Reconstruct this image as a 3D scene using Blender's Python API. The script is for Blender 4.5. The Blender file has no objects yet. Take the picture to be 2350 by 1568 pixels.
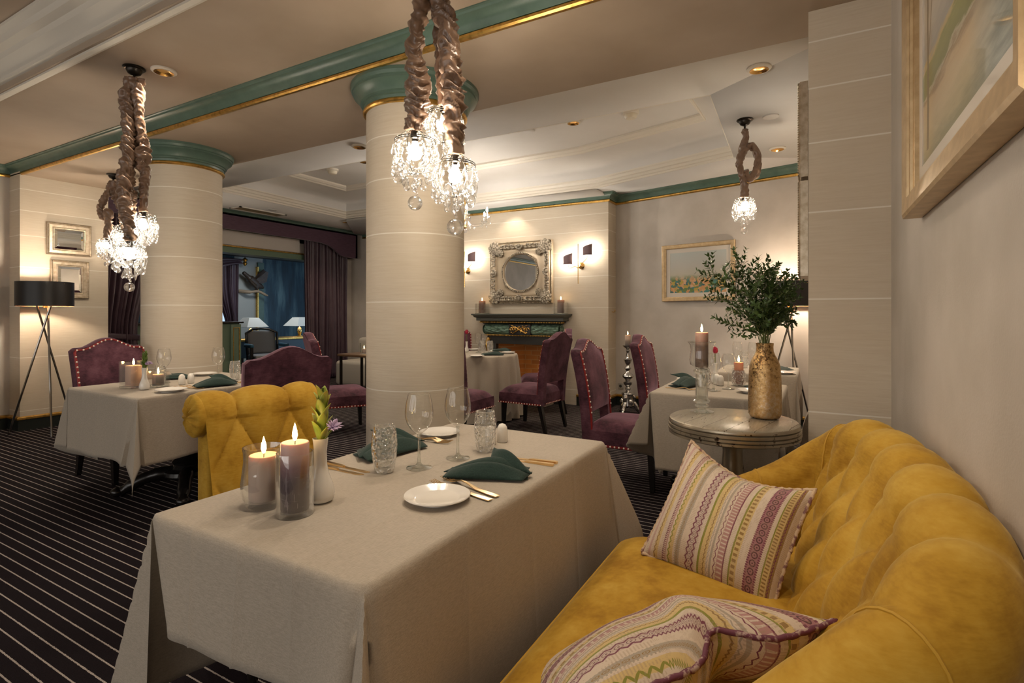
import bpy, bmesh, math, random
from math import sin, cos, pi, radians, sqrt, atan2, hypot, exp, degrees
from mathutils import Vector, Matrix
random.seed(11)
S = bpy.context.scene
C = S.collection
# ------------------------------------------------------------------ camera, world, light, exposure
YAW = radians(29.555)
FPX, HORIZON, EYE = 1228.2, 717.6, 1.25
cd = bpy.data.cameras.new('camera'); cam = bpy.data.objects.new('camera', cd); C.objects.link(cam)
cam.location = (0, 0, EYE); cam.rotation_euler = (pi/2, 0, YAW)
cd.sensor_width = 36; cd.lens = FPX/2350*36; cd.shift_y = -(784-HORIZON)/2350
cd.clip_start = 0.05; cd.clip_end = 100
S.camera = cam
S.view_settings.view_transform = 'Standard'; S.view_settings.look = 'None'
S.view_settings.exposure = 0.3; S.view_settings.gamma = 1; S.view_settings.use_curve_mapping = False
try:
    cy = S.cycles
    cy.use_denoising = True
    cy.max_bounces = 10; cy.diffuse_bounces = 4; cy.glossy_bounces = 4
    cy.transmission_bounces = 8; cy.transparent_max_bounces = 24
    cy.caustics_reflective = False; cy.caustics_refractive = False
    cy.sample_clamp_indirect = 6.0; cy.sample_clamp_direct = 0
    cy.use_light_tree = True
except Exception:
    pass
W = bpy.data.worlds.new('world'); S.world = W; W.use_nodes = True
W.node_tree.nodes['Background'].inputs[0].default_value = (0.55, 0.75, 1.0, 1)
W.node_tree.nodes['Background'].inputs[1].default_value = 0.9

def area(name, loc, rot, sx, sy, power, col):
    l = bpy.data.lights.new(name, 'AREA'); l.shape = 'RECTANGLE'; l.size = sx; l.size_y = sy
    l.energy = power; l.color = col
    o = bpy.data.objects.new(name, l); o.location = loc; o.rotation_euler = rot; C.objects.link(o); return o
# soft room fill added behind the camera; no windows are modelled there
area('rear_fill', (-2.2, -3.85, 1.6), (radians(90), 0, 0), 4.5, 2.0, 55, (1.0, 0.95, 0.89))
area('rear_fill', (-6.2, -3.85, 1.6), (radians(90), 0, 0), 2.2, 2.0, 20, (1.0, 0.95, 0.89))

def G(px, py, z):
    """point of the photograph at real height z"""
    d = (EYE-z)*FPX/(py-HORIZON); xc = (px-1175)*d/FPX; c, s = cos(YAW), sin(YAW)
    return (xc*c-d*s, xc*s+d*c)

# ------------------------------------------------------------------ materials
def lin(h):
    h = h.lstrip('#'); r = []
    for i in (0, 2, 4):
        c = int(h[i:i+2], 16)/255; r.append(c/12.92 if c <= .04045 else ((c+.055)/1.055)**2.4)
    return tuple(r)
class NT:
    def __init__(s, name):
        s.m = bpy.data.materials.new(name); s.m.use_nodes = True; s.t = s.m.node_tree
        s.b = s.t.nodes['Principled BSDF']; s.out = s.t.nodes['Material Output']
    def n(s, typ, **kw):
        o = s.t.nodes.new('ShaderNode'+typ)
        for k, v in kw.items():
            if k.startswith('i_'):
                k = k[2:]; k = int(k) if k.isdigit() else k.replace('_', ' '); s.set(o.inputs[k], v)
            else: setattr(o, k, v)
        return o
    def set(s, inp, v):
        if isinstance(v, bpy.types.NodeSocket): s.t.links.new(v, inp)
        elif isinstance(v, bpy.types.Node): s.t.links.new(v.outputs[0], inp)
        elif isinstance(v, tuple) and len(v) == 3 and inp.type == 'RGBA': inp.default_value = v+(1,)
        else: inp.default_value = v
    def math(s, op, a, b=0.0, c=0.0, clamp=False):
        o = s.t.nodes.new('ShaderNodeMath'); o.operation = op; o.use_clamp = clamp
        for i, v in enumerate((a, b, c)): s.set(o.inputs[i], v)
        return o.outputs[0]
    def coord(s, kind='Object', scale=(1, 1, 1), rot=(0, 0, 0)):
        c = s.n('TexCoord').outputs[kind]
        if scale == (1, 1, 1) and rot == (0, 0, 0): return c
        m = s.n('Mapping'); s.set(m.inputs[0], c); m.inputs['Scale'].default_value = scale; m.inputs['Rotation'].default_value = rot
        return m.outputs[0]
    def noise(s, vec, scale, detail=3, rough=.55):
        o = s.n('TexNoise'); s.set(o.inputs['Vector'], vec); o.inputs['Scale'].default_value = scale
        o.inputs['Detail'].default_value = detail; o.inputs['Roughness'].default_value = rough; return o.outputs[0]
    def ramp(s, fac, stops, interp='LINEAR'):
        o = s.n('ValToRGB'); s.set(o.inputs[0], fac); cr = o.color_ramp; cr.interpolation = interp
        while len(cr.elements) < len(stops): cr.elements.new(.5)
        for e, (p, c) in zip(cr.elements, stops):
            e.position = p; e.color = (c+(1,)) if len(c) == 3 else c
        return o.outputs[0]
    def mix(s, fac, a, b, mode='MIX'):
        o = s.n('Mix'); o.data_type = 'RGBA'; o.blend_type = mode
        s.set(o.inputs[0], fac); s.set(o.inputs[6], a); s.set(o.inputs[7], b); return o.outputs[2]
    def bump(s, h, strength, dist=.01, normal=None):
        o = s.n('Bump'); o.inputs['Strength'].default_value = strength; o.inputs['Distance'].default_value = dist
        s.set(o.inputs['Height'], h)
        if normal is not None: s.set(o.inputs['Normal'], normal)
        s.set(s.b.inputs['Normal'], o.outputs[0]); return o.outputs[0]
    def base(s, c): s.set(s.b.inputs['Base Color'], c)
    def p(s, **kw):
        for k, v in kw.items(): s.set(s.b.inputs[k.replace('_', ' ')], v)
        return s
MATS = {}
def pm(name, col, rough=.5, metal=0, col2=None, nscale=6, stretch=(1, 1, 1), bump=0, bscale=60, bstretch=(1, 1, 1),
       sheen=0, sheen_col=(1, 1, 1), coat=0, spec=.5, lo=.35, hi=.65, bdist=.004, detail=4):
    if name in MATS: return MATS[name]
    k = NT(name); k.p(Roughness=rough, Metallic=metal, Coat_Weight=coat, Specular_IOR_Level=spec)
    if sheen:
        k.p(Sheen_Weight=sheen, Sheen_Roughness=.35, Sheen_Tint=sheen_col)
    if col2:
        f = k.noise(k.coord(scale=stretch), nscale, detail)
        k.base(k.ramp(f, [(lo, col), (hi, col2)]))
    else: k.base(col)
    if bump: k.bump(k.noise(k.coord(scale=bstretch), bscale, 3), bump, bdist)
    MATS[name] = k.m; return k.m
def emis(name, col, strength):
    if name in MATS: return MATS[name]
    k = NT(name); k.p(Emission_Color=col, Emission_Strength=strength, Roughness=.5); k.base((.8, .8, .8)); MATS[name] = k.m; return k.m

JOINTS = [.205, .77, 1.315, 1.735, 2.07, 2.335, 2.56]
def stone_mat():
    k = NT('streaked_cream_stone')
    f = k.noise(k.coord(scale=(3.5, 3.5, 60)), 1.6, 5, .66); g = k.noise(k.coord(scale=(1, 1, 1.4)), 2.3, 4)
    c = k.mix(k.math('MULTIPLY', g, .9), k.ramp(f, [(.28, (.575, .495, .385)), (.52, (.635, .565, .455)), (.75, (.68, .615, .51))]), (.60, .50, .37))
    z = k.n('SeparateXYZ'); k.set(z.inputs[0], k.coord()); zz = z.outputs[2]
    m = None
    for j in JOINTS:
        d = k.math('LESS_THAN', k.math('ABSOLUTE', k.math('SUBTRACT', zz, j)), .0035)
        m = d if m is None else k.math('MAXIMUM', m, d)
    k.base(k.mix(m, c, (.80, .75, .66))); k.p(Roughness=.62)
    k.bump(k.math('SUBTRACT', f, m), .25, .004); return k.m
def carpet_mat():
    k = NT('dark_pinstripe_carpet')
    v = k.coord(); sp = k.n('SeparateXYZ'); k.set(sp.inputs[0], v)
    wob = k.math('MULTIPLY', k.math('SUBTRACT', k.noise(v, 160, 2), .5), .006)
    y = k.math('ADD', sp.outputs[1], wob)
    fr = k.math('FRACT', k.math('ADD', k.math('DIVIDE', y, .0529), 20.15))
    st = k.math('LESS_THAN', fr, .105)
    nb = k.noise(v, 420, 2)
    dark = k.ramp(nb, [(.3, (.006, .0045, .006)), (.7, (.021, .015, .020))])
    light = k.ramp(nb, [(.25, (.22, .19, .18)), (.6, (.55, .49, .45))])
    k.base(k.mix(st, dark, light)); k.p(Roughness=.95, Specular_IOR_Level=.1)
    k.bump(nb, .6, .006); return k.m
def linen_mat(name, a, b):
    k = NT(name)
    f = k.noise(k.coord(scale=(1, 14, 6)), 60, 2); g = k.noise(k.coord(scale=(14, 1, 6)), 60, 2)
    w = k.math('MULTIPLY', k.math('ADD', f, g), .5)
    k.base(k.ramp(w, [(.38, a), (.62, b)])); k.p(Roughness=.85, Sheen_Weight=.15, Specular_IOR_Level=.2)
    k.bump(w, .25, .002); return k.m
def velvet_mat(name, dark, mid, lite, sheen_col, sheen=.5, scale=5.0):
    k = NT(name); v = k.coord()
    f = k.noise(v, scale, 5, .65); g = k.noise(k.coord(scale=(1, 1, 5)), 38, 3)
    w = k.math('ADD', k.math('MULTIPLY', f, .8), k.math('MULTIPLY', g, .2))
    k.base(k.ramp(w, [(.36, dark), (.5, mid), (.66, lite)]))
    k.p(Roughness=.78, Sheen_Weight=sheen, Sheen_Roughness=.3, Sheen_Tint=sheen_col, Specular_IOR_Level=.25)
    k.bump(g, .12, .003); return k.m
def thin_glass(name, tint=(.985, .99, .985), bumpy=0, edge=.9, haze=0.0, frost=0.0):
    """clear glass wall: transmits straight through, mirrors towards grazing angles"""
    k = NT(name); t = k.t; t.nodes.remove(k.b)
    tr = k.n('BsdfTransparent'); k.set(tr.inputs[0], tint)
    gl = k.n('BsdfAnisotropic' if False else 'BsdfGlossy'); gl.inputs['Roughness'].default_value = .03; k.set(gl.inputs['Color'], (1, 1, 1))
    lw = k.n('LayerWeight'); lw.inputs['Blend'].default_value = .5
    if bumpy:
        vo = k.n('TexVoronoi'); vo.feature = 'F1'; vo.inputs['Scale'].default_value = bumpy; k.set(vo.inputs['Vector'], k.coord())
        bp = k.n('Bump'); bp.inputs['Strength'].default_value = 1; bp.inputs['Distance'].default_value = .012; k.set(bp.inputs['Height'], vo.outputs[0])
        for q in (gl.inputs['Normal'], lw.inputs['Normal']): k.set(q, bp.outputs[0])
    mx = k.n('MixShader'); k.set(mx.inputs[0], k.math('MULTIPLY', k.math('ADD', .05, k.math('MULTIPLY', .8, k.math('POWER', lw.outputs[1], 2.6))), edge, clamp=True)); k.set(mx.inputs[1], tr.outputs[0]); k.set(mx.inputs[2], gl.outputs[0])
    last = mx
    if haze:
        df = k.n('BsdfGlass'); df.inputs['IOR'].default_value = 1.45; df.inputs['Roughness'].default_value = .02
        if bumpy: k.set(df.inputs['Normal'], bp.outputs[0])
        m2 = k.n('MixShader'); m2.inputs[0].default_value = haze; k.set(m2.inputs[1], mx.outputs[0]); k.set(m2.inputs[2], df.outputs[0]); last = m2
    if frost:
        fd = k.n('BsdfDiffuse'); fd.inputs[0].default_value = (.9, .9, .88, 1)
        tl = k.n('BsdfTranslucent'); tl.inputs[0].default_value = (.9, .9, .88, 1)
        m3 = k.n('MixShader'); k.set(m3.inputs[1], fd.outputs[0]); k.set(m3.inputs[2], tl.outputs[0])
        m4 = k.n('MixShader'); m4.inputs[0].default_value = frost; k.set(m4.inputs[1], last.outputs[0]); k.set(m4.inputs[2], m3.outputs[0]); last = m4
    k.set(k.out.inputs[0], last.outputs[0]); return k.m
def candle_mat(name, z0, z1, stops, scuff=None):
    k = NT(name); sp = k.n('SeparateXYZ'); k.set(sp.inputs[0], k.coord())
    f = k.math('DIVIDE', k.math('SUBTRACT', sp.outputs[2], z0), z1-z0)
    c = k.ramp(f, stops)
    if scuff:
        nz = k.noise(k.coord(scale=(1, 1, 9)), 22, 5, .7); n2 = k.noise(k.coord(scale=(7, 7, 1)), 25, 3)
        msk = k.math('MULTIPLY', k.math('GREATER_THAN', k.math('MAXIMUM', nz, n2), .62), k.math('LESS_THAN', f, .72))
        c = k.mix(k.math('MULTIPLY', msk, .6), c, scuff)
    k.base(c); k.p(Roughness=.5, Subsurface_Weight=.25, Subsurface_Scale=.02); k.b.inputs['Subsurface Radius'].default_value = (1, .5, .3); return k.m

STONE = stone_mat(); CARPET = carpet_mat()
PLASTER = pm('warm_grey_plaster', (.47, .425, .37), .62, col2=(.57, .52, .465), nscale=2.2, bump=.25, bscale=130, bdist=.003)
CEIL = pm('taupe_ceiling_paint', (.385, .30, .22), .75, col2=(.45, .36, .275), nscale=1.2)
CEILW = pm('pale_ceiling_paint', (.66, .635, .60), .75, col2=(.72, .695, .66), nscale=1.2)
WHITE = pm('cream_moulding_paint', (.74, .69, .60), .5)
GREEN = pm('sage_green_paint', (.070, .120, .092), .38, col2=(.095, .155, .120), nscale=9)
DKGREEN = pm('dark_green_black_paint', (.016, .020, .017), .35)
GILT = pm('worn_gilding', (.80, .50, .14), .35, 1, col2=(.45, .25, .06), nscale=26, lo=.45, hi=.75)
BRASS = pm('polished_gold', (.86, .58, .22), .2, 1)
CUTGOLD = pm('gold_cutlery', (.90, .62, .30), .22, 1)
LINEN = linen_mat('greige_linen', (.385, .335, .27), (.49, .43, .355))
YEL = velvet_mat('mustard_velvet', (.31, .155, .010), (.45, .255, .024), (.55, .345, .055), (1, .85, .45), .35, 6)
PUR = velvet_mat('aubergine_velvet', (.030, .010, .016), (.085, .030, .046), (.15, .062, .085), (.85, .55, .72), .7, 7)
CURT = pm('plum_satin_curtain', (.050, .026, .036), .45, col2=(.065, .036, .048), nscale=5, sheen=.3, sheen_col=(.8, .6, .7))
BLACKW = pm('black_lacquered_wood', (.010, .008, .007), .25)
NAPK = linen_mat('dark_green_linen', (.013, .030, .025), (.024, .050, .042))
PORC = pm('white_porcelain', (.80, .77, .72), .12, coat=.4)
GLASS = thin_glass('clear_glass', edge=1.25, frost=.006); TGLASS = thin_glass('bottle_thick_glass', (.95, .975, .95), edge=1.5, haze=.35, frost=.012)
CUTGLASS = thin_glass('cut_glass', (.985, .99, .985), bumpy=75, edge=2.4, haze=.16, frost=.055)
CRYSTAL = thin_glass('lead_crystal', (.985, .985, .985), edge=1.5, haze=.40, frost=.022)
TAFFETA = pm('bronze_taffeta', (.19, .115, .075), .32, col2=(.26, .165, .11), nscale=12, sheen=.3, spec=.6)
BRONZE = pm('dark_bronze', (.035, .030, .025), .35, .8)
SILVER = pm('polished_pewter', (.62, .61, .60), .2, 1, col2=(.30, .29, .28), nscale=14)
MIRROR = pm('mirror_glass', (.86, .88, .88), .015, 1)
SILVERLEAF = pm('champagne_silver_leaf', (.56, .48, .37), .36, .75, col2=(.40, .32, .22), nscale=30)
FRAMEGOLD = pm('brushed_champagne_gold', (.58, .43, .25), .38, .7, col2=(.46, .33, .18), nscale=24, stretch=(1, 1, 1))
RED = pm('red_ribbon', (.22, .009, .009), .5)
NAIL = pm('pale_nailheads', (.88, .78, .68), .35, .2)
BULB = emis('warm_bulb', (1, .86, .68), 330)
FLAME = emis('candle_flame', (1, .62, .22), 45)
CHROME = pm('dark_chrome', (.35, .33, .31), .15, 1)
STEM = pm('plant_stem', (.12, .16, .03), .5)
WICK = pm('black_wick', (.02, .015, .01), .8)

# ------------------------------------------------------------------ mesh helpers
class MB:
    def __init__(s): s.v = []; s.f = []; s.m = []; s.uv = []; s.mi = 0; s.T = Matrix.Identity(4)
    def add(s, verts, faces, uv=None):
        b = len(s.v); s.v += [tuple(s.T @ Vector(p)) for p in verts]
        s.f += [tuple(i+b for i in f) for f in faces]; s.m += [s.mi]*len(faces)
        s.uv += list(uv) if uv else [(0, 0)]*len(verts); return s
    def grid(s, fn, nu, nv, cu=False, cv=False, flip=False):
        P = []; U = []; mu = nu if cu else nu+1; mv = nv if cv else nv+1
        for j in range(mv):
            for i in range(mu): P.append(fn(i/nu, j/nv)); U.append((i/nu, j/nv))
        F = []
        for j in range(nv):
            for i in range(nu):
                a = j*mu+i; b = j*mu+(i+1) % mu; c = ((j+1) % mv)*mu+(i+1) % mu; d = ((j+1) % mv)*mu+i
                F.append((a, d, c, b) if flip else (a, b, c, d))
        return s.add(P, F, U)
    def lathe(s, prof, n=24, c=(0, 0, 0), rmod=None):
        P = []; rings = []
        for r, z in prof:
            if r < 1e-6: rings.append([len(P)]); P.append((c[0], c[1], c[2]+z))
            else:
                rings.append(list(range(len(P), len(P)+n)))
                for i in range(n):
                    a = 2*pi*i/n; q = r*(rmod(a, z) if rmod else 1); P.append((c[0]+q*cos(a), c[1]+q*sin(a), c[2]+z))
        F = []
        for A, B in zip(rings, rings[1:]):
            for i in range(n):
                j = (i+1) % n
                if len(A) == 1 and len(B) == 1: break
                if len(A) == 1: F.append((A[0], B[j], B[i]))
                elif len(B) == 1: F.append((A[i], A[j], B[0]))
                else: F.append((A[i], A[j], B[j], B[i]))
        return s.add(P, F)
    def tube(s, path, r, n=8, cap=True, rmod=None):
        path = [Vector(p) for p in path]; m = len(path); P = []; F = []
        rr = r if isinstance(r, (list, tuple)) else [r]*m
        t0 = (path[1]-path[0]).normalized(); up = Vector((0, 0, 1)) if abs(t0.z) < .9 else Vector((1, 0, 0))
        nrm = t0.cross(up).normalized()
        for i in range(m):
            t = (path[min(i+1, m-1)]-path[max(i-1, 0)]).normalized()
            nrm = (nrm-t*nrm.dot(t)).normalized(); bi = t.cross(nrm)
            for k in range(n):
                a = 2*pi*k/n; q = rr[i]*(rmod(i, a) if rmod else 1)
                P.append(tuple(path[i]+(nrm*cos(a)+bi*sin(a))*q))
        for i in range(m-1):
            for k in range(n): F.append((i*n+k, i*n+(k+1) % n, (i+1)*n+(k+1) % n, (i+1)*n+k))
        if cap: F.append(tuple(range(n-1, -1, -1))); F.append(tuple(range((m-1)*n, m*n)))
        return s.add(P, F)
    def sph(s, c, r, n=14, m=9):
        r = r if isinstance(r, (tuple, list)) else (r, r, r)
        P = [(c[0], c[1], c[2]-r[2])]
        for j in range(1, m):
            b = -pi/2+pi*j/m
            for i in range(n):
                a = 2*pi*i/n; P.append((c[0]+r[0]*cos(b)*cos(a), c[1]+r[1]*cos(b)*sin(a), c[2]+r[2]*sin(b)))
        P.append((c[0], c[1], c[2]+r[2])); F = []
        for i in range(n):
            F.append((0, 1+(i+1) % n, 1+i)); q = 1+(m-2)*n; F.append((q+i, q+(i+1) % n, len(P)-1))
        for j in range(m-2):
            for i in range(n): F.append((1+j*n+i, 1+j*n+(i+1) % n, 1+(j+1)*n+(i+1) % n, 1+(j+1)*n+i))
        return s.add(P, F)
    def box(s, lo, hi):
        x0, y0, z0 = lo; x1, y1, z1 = hi
        return s.add([(x0, y0, z0), (x1, y0, z0), (x1, y1, z0), (x0, y1, z0), (x0, y0, z1), (x1, y0, z1), (x1, y1, z1), (x0, y1, z1)],
                     [(3, 2, 1, 0), (4, 5, 6, 7), (0, 1, 5, 4), (1, 2, 6, 5), (2, 3, 7, 6), (3, 0, 4, 7)])
    def rbox(s, lo, hi, r=.01, seg=3):
        bm = bmesh.new(); bmesh.ops.create_cube(bm, size=1)
        for v in bm.verts: v.co = Vector([lo[k]+(v.co[k]+.5)*(hi[k]-lo[k]) for k in range(3)])
        bmesh.ops.bevel(bm, geom=bm.edges[:], offset=r, segments=seg, profile=.5, affect='EDGES')
        bm.verts.index_update(); s.add([tuple(v.co) for v in bm.verts], [[v.index for v in f.verts] for f in bm.faces]); bm.free(); return s
    def prism(s, poly, z0, z1):
        n = len(poly); P = [(x, y, z0) for x, y in poly]+[(x, y, z1) for x, y in poly]
        return s.add(P, [tuple(range(n-1, -1, -1)), tuple(range(n, 2*n))]+[(i, (i+1) % n, n+(i+1) % n, n+i) for i in range(n)])
    def mould(s, p0, p1, out, prof, e0=0, e1=0, closed=False):
        """extrude profile (u outward, z) from p0 to p1; e0/e1 lengthen the ends per unit u (mitres)"""
        p0 = Vector((p0[0], p0[1], 0)); p1 = Vector((p1[0], p1[1], 0)); d = (p1-p0).normalized(); o = Vector((out[0], out[1], 0)).normalized()
        P = []; n = len(prof)
        for u, z in prof:
            a = p0+o*u-d*u*e0; b = p1+o*u+d*u*e1; P += [(a.x, a.y, z), (b.x, b.y, z)]
        F = [(2*i, 2*i+1, 2*i+3, 2*i+2) for i in range(n-1)]
        if closed: F += [(2*n-2, 2*n-1, 1, 0)]
        return s.add(P, F)
    def build(s, name, mats, parent=None, angle=38, flat=False):
        me = bpy.data.meshes.new(name); me.from_pydata(s.v, [], s.f)
        for m in (mats if isinstance(mats, (list, tuple)) else [mats]): me.materials.append(m)
        me.polygons.foreach_set('material_index', s.m)
        ul = me.uv_layers.new(name='uv'); buf = []
        for l in me.loops: buf += s.uv[l.vertex_index]
        ul.data.foreach_set('uv', buf)
        me.polygons.foreach_set('use_smooth', [not flat]*len(me.polygons))
        bm = bmesh.new(); bm.from_mesh(me); bmesh.ops.recalc_face_normals(bm, faces=bm.faces); bm.to_mesh(me); bm.free()
        if not flat: me.set_sharp_from_angle(angle=radians(angle))
        me.update(); o = bpy.data.objects.new(name, me); C.objects.link(o)
        if parent is not None: o.parent = parent
        return o
def tag(o, label, cat, group=None):
    o['label'] = label; o['category'] = cat
    if group: o['group'] = group
    return o
def thing(name, label, cat, loc=(0, 0, 0), rz=0, group=None):
    o = bpy.data.objects.new(name, None); C.objects.link(o); o.empty_display_size = .05
    o.location = loc; o.rotation_euler = (0, 0, rz); return tag(o, label, cat, group)
def struct(name, mb, mat, label=None, **kw):
    o = mb.build(name, mat, **kw); o['kind'] = 'structure'
    if label: o['label'] = label
    return o
def copytree(o, loc, rz=0, label=None, group=None):
    r = o.copy(); C.objects.link(r); r.location = loc; r.rotation_euler = (0, 0, rz)
    if label: r['label'] = label
    if group: r['group'] = group
    for ch in list(o.children):
        c = ch.copy(); C.objects.link(c); c.parent = r
        for g in ch.children:
            d = g.copy(); C.objects.link(d); d.parent = c
    return r
def crom(pts, n):
    """smooth curve through the points, n samples per span"""
    pts = [Vector(p) for p in pts]; out = []
    for i in range(len(pts)-1):
        p0 = pts[max(i-1, 0)]; p1 = pts[i]; p2 = pts[i+1]; p3 = pts[min(i+2, len(pts)-1)]
        for k in range(n):
            t = k/n; out.append(.5*((2*p1)+(p2-p0)*t+(2*p0-5*p1+4*p2-p3)*t*t+(3*p1-p0-3*p2+p3)*t**3))
    out.append(pts[-1]); return out
def rot_frame(origin, ex, ez):
    """matrix with local X along ex, local Z near ez"""
    ex = Vector(ex).normalized(); ez = Vector(ez); ey = ez.cross(ex).normalized(); ez = ex.cross(ey)
    m = Matrix((ex, ey, ez)).transposed().to_4x4(); m.translation = Vector(origin); return m
# ================================================================== SETTING
Z0, Z1, Z2 = 2.71, 2.82, 3.08        # dropped soffit, main ceiling, recessed ceilings
struct('floor', MB().box((-8.1, -4, -.06), (.6, 8.2, 0)), CARPET, 'dark carpet with thin pale stripes')
LOUNGEFLOOR = pm('dark_lounge_carpet', (.02, .025, .03), .9)
struct('floor_lounge', MB().box((-13.4, 2.5, -.06), (-8.1, 11.5, 0)), LOUNGEFLOOR)
# ceilings
struct('ceiling', MB().box((-7.8, 1.515, Z1), (.6, 2.42, Z1+.3)), CEIL)
struct('ceiling_recess', MB().box((-7.8, -4, Z2), (.6, 1.515, Z2+.05)), CEIL)
struct('ceiling_soffit', MB().box((-8.3, 2.375, Z0), (.6, 3.24, Z1+.3)), CEIL)
mb = MB()
O = [(-8.3, 3.2), (.6, 3.2), (.6, 6.6), (-2.3, 7.6), (-8.3, 8.1)]
T = [(-6.7, 4.06), (-.66, 4.06), (-.72, 5.82), (-2.42, 6.42), (-6.85, 6.44)]
for i in range(5):
    j = (i+1) % 5
    mb.add([(*O[i], Z1), (*O[j], Z1), (*T[j], Z1), (*T[i], Z1)], [(0, 1, 2, 3)])
o = struct('ceiling_outer', mb, CEILW)
md = o.modifiers.new('t', 'SOLIDIFY'); md.thickness = .04; md.offset = 1 if o.data.polygons[0].normal.z > 0 else -1
I = [(-6.0, 4.75), (-.96, 4.75), (-.93, 5.22), (-2.3, 5.6), (-6.0, 5.64)]
def ring(mb, prof):
    P = []; n = 5
    for f, z in prof:
        for a, b in zip(T, I): P.append((a[0]+(b[0]-a[0])*f, a[1]+(b[1]-a[1])*f, z))
    F = [(k*n+i, k*n+(i+1) % n, (k+1)*n+(i+1) % n, (k+1)*n+i) for k in range(len(prof)-1) for i in range(n)]
    return mb.add(P, F)
struct('trim_tray', ring(MB(), [(0, Z1), (.02, Z1), (.02, Z1+.022), (.045, Z1+.028), (.045, Z1+.055), (.07, Z1+.062), (.08, Z1+.09), (.10, Z1+.10), (.10, Z1+.115)]), WHITE, 'stepped cream moulding around the tray ceiling', angle=20)
struct('ceiling_cove', ring(MB(), [(.09, Z1+.11), (.10, Z1+.16), (.13, Z1+.205), (.18, Z1+.235), (.26, Z1+.252), (.40, Z1+.262), (.90, Z1+.262)]), CEILW, angle=30)
struct('trim_tray_inner', ring(MB(), [(.86, Z1+.262), (.86, Z1+.245), (.90, Z1+.24), (.93, Z1+.255), (.96, Z1+.255), (1.0, Z1+.275), (1.0, Z1+.30)]), WHITE, angle=20)
cx = MB(); cx.add([(x, y, Z1+.295) for x, y in I], [(0, 1, 2, 3, 4)]); struct('ceiling_tray', cx, CEILW)
# near recess moulding (runs along the room, top left of the photograph)
PR = [(0, Z1-.004), (.02, Z1-.014), (.05, Z1-.014), (.05, Z1), (.06, Z1+.012), (.06, Z1+.04), (.085, Z1+.05), (.085, Z1+.075), (.10, Z1+.10), (.14, Z1+.14), (.15, Z1+.17), (.19, Z1+.185), (.20, Z1+.22), (.23, Z1+.24), (.23, Z2+.005)]
struct('trim_recess', MB().mould((-7.8, 1.58), (.6, 1.58), (0, -1), PR), WHITE, 'stepped cream moulding along the ceiling recess', angle=20)

# walls
struct('wall_sofa', MB().box((.3, -4, 0), (.5, 3.0, 3.15)), PLASTER)
struct('wall_pillar', MB().box((-.03, 2.97, 0), (.5, 3.66, 3.0)), STONE, 'cream stone pilaster beside the sofa')
struct('wall_niche', MB().box((.34, 3.6, 0), (.5, 6.6, 3.0)), PLASTER)
da = Vector((-2.396, 7.03)); db = Vector((.6, 6.267)); dn = Vector((db.y-da.y, -(db.x-da.x))).normalized()*-.2
struct('wall_painting', MB().prism([tuple(da), tuple(db), tuple(db+dn), tuple(da+dn+Vector((-.1, 0)))], 0, 3.0), PLASTER)
RWD = (db-da).normalized(); RWN = Vector((RWD.y, -RWD.x))           # along the wall / into the room
RWA = atan2(RWD.y, RWD.x)
FX0, FX1, FY = -5.04, -2.36, 6.72
OX0, OX1, OZ = -4.12, -3.1, .80
br = MB().box((FX0, FY, 0), (OX0, 7.75, 2.9)); br.box((OX1, FY, 0), (FX1, 7.75, 2.9)); br.box((OX0, FY, OZ), (OX1, 7.75, 2.9))
struct('wall_chimney', br, STONE)
struct('wall_far', MB().box((-8.3, 7.75, 0), (-2.3, 7.95, 3.0)), PLASTER)
struct('wall_left', MB().box((-7.9, -4, 0), (-7.57, 2.36, 3.15)), PLASTER)
struct('wall_left_pilaster', MB().box((-8.3, 2.35, 0), (-7.3, 3.16, 2.9)), STONE, 'cream stone wall behind the floor lamp')
struct('wall_behind', MB().box((-8, -4.2, 0), (.6, -4, 3.15)), PLASTER)
# wall with the curtained opening to the blue lounge
CWX = -8.1; OY0, OY1, OH = 3.75, 6.95, 2.2
w = MB().box((CWX-.2, 3.1, 0), (CWX, OY0, 2.9)); w.box((CWX-.2, OY1, 0), (CWX, 8.0, 2.9)); w.box((CWX-.2, OY0, OH+.1), (CWX, OY1, 2.9))
struct('wall_curtain', w, PLASTER)
hd = MB().box((CWX-.22, OY0-.02, OH-.0), (CWX+.05, OY1, OH+.09))
struct('trim_opening', hd, pm('pale_sage_paint', (.14, .20, .135), .4), 'green beam over the lounge opening')
hg = MB().rbox((CWX+.0, OY0, OH+.09), (CWX+.075, OY1, OH+.115), .008)
struct('trim_opening_gilt', hg, GILT)
PANEL = pm('pale_fabric_panel', (.62, .56, .50), .7)
fp = MB().box((CWX, OY0+.05, OH+.13), (CWX+.015, 6.5, 2.56))
struct('trim_panel', fp, PANEL)
struct('door_frame', MB().box((CWX-.2, OY0-.02, 0), (CWX+.02, OY0+.07, OH)), GREEN)

# green and gilt cornice
CG = [(.0, Z0+.025), (.022, Z0+.027), (.03, Z0+.04), (.034, Z0+.055), (.05, Z0+.075), (.075, Z0+.088), (.085, Z0+.09), (.09, Z0+.10), (.10, Z0+.104), (.10, Z1+.002)]
CB = [(.0, Z0-.004), (.018, Z0-.004), (.026, Z0+.006), (.026, Z0+.018), (.018, Z0+.027), (0, Z0+.027)]
def cornice(nm, segs, lab):
    a = MB(); b = MB()
    for p0, p1, out, e0, e1 in segs: a.mould(p0, p1, out, CG, e0, e1); b.mould(p0, p1, out, CB, e0, e1)
    struct('trim_'+nm, a, GREEN, lab, angle=25); struct('trim_'+nm+'_gilt', b, GILT, angle=25)
cornice('beam', [((-7.57, 2.376), (.3, 2.376), (0, -1), -1, -1)], 'green cornice with gilt edge along the dropped beam')
cornice('left', [((-7.57, 2.376), (-7.57, -4), (1, 0), -1, 0)], 'green cornice along the left wall')
q = da+RWN*0
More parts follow.
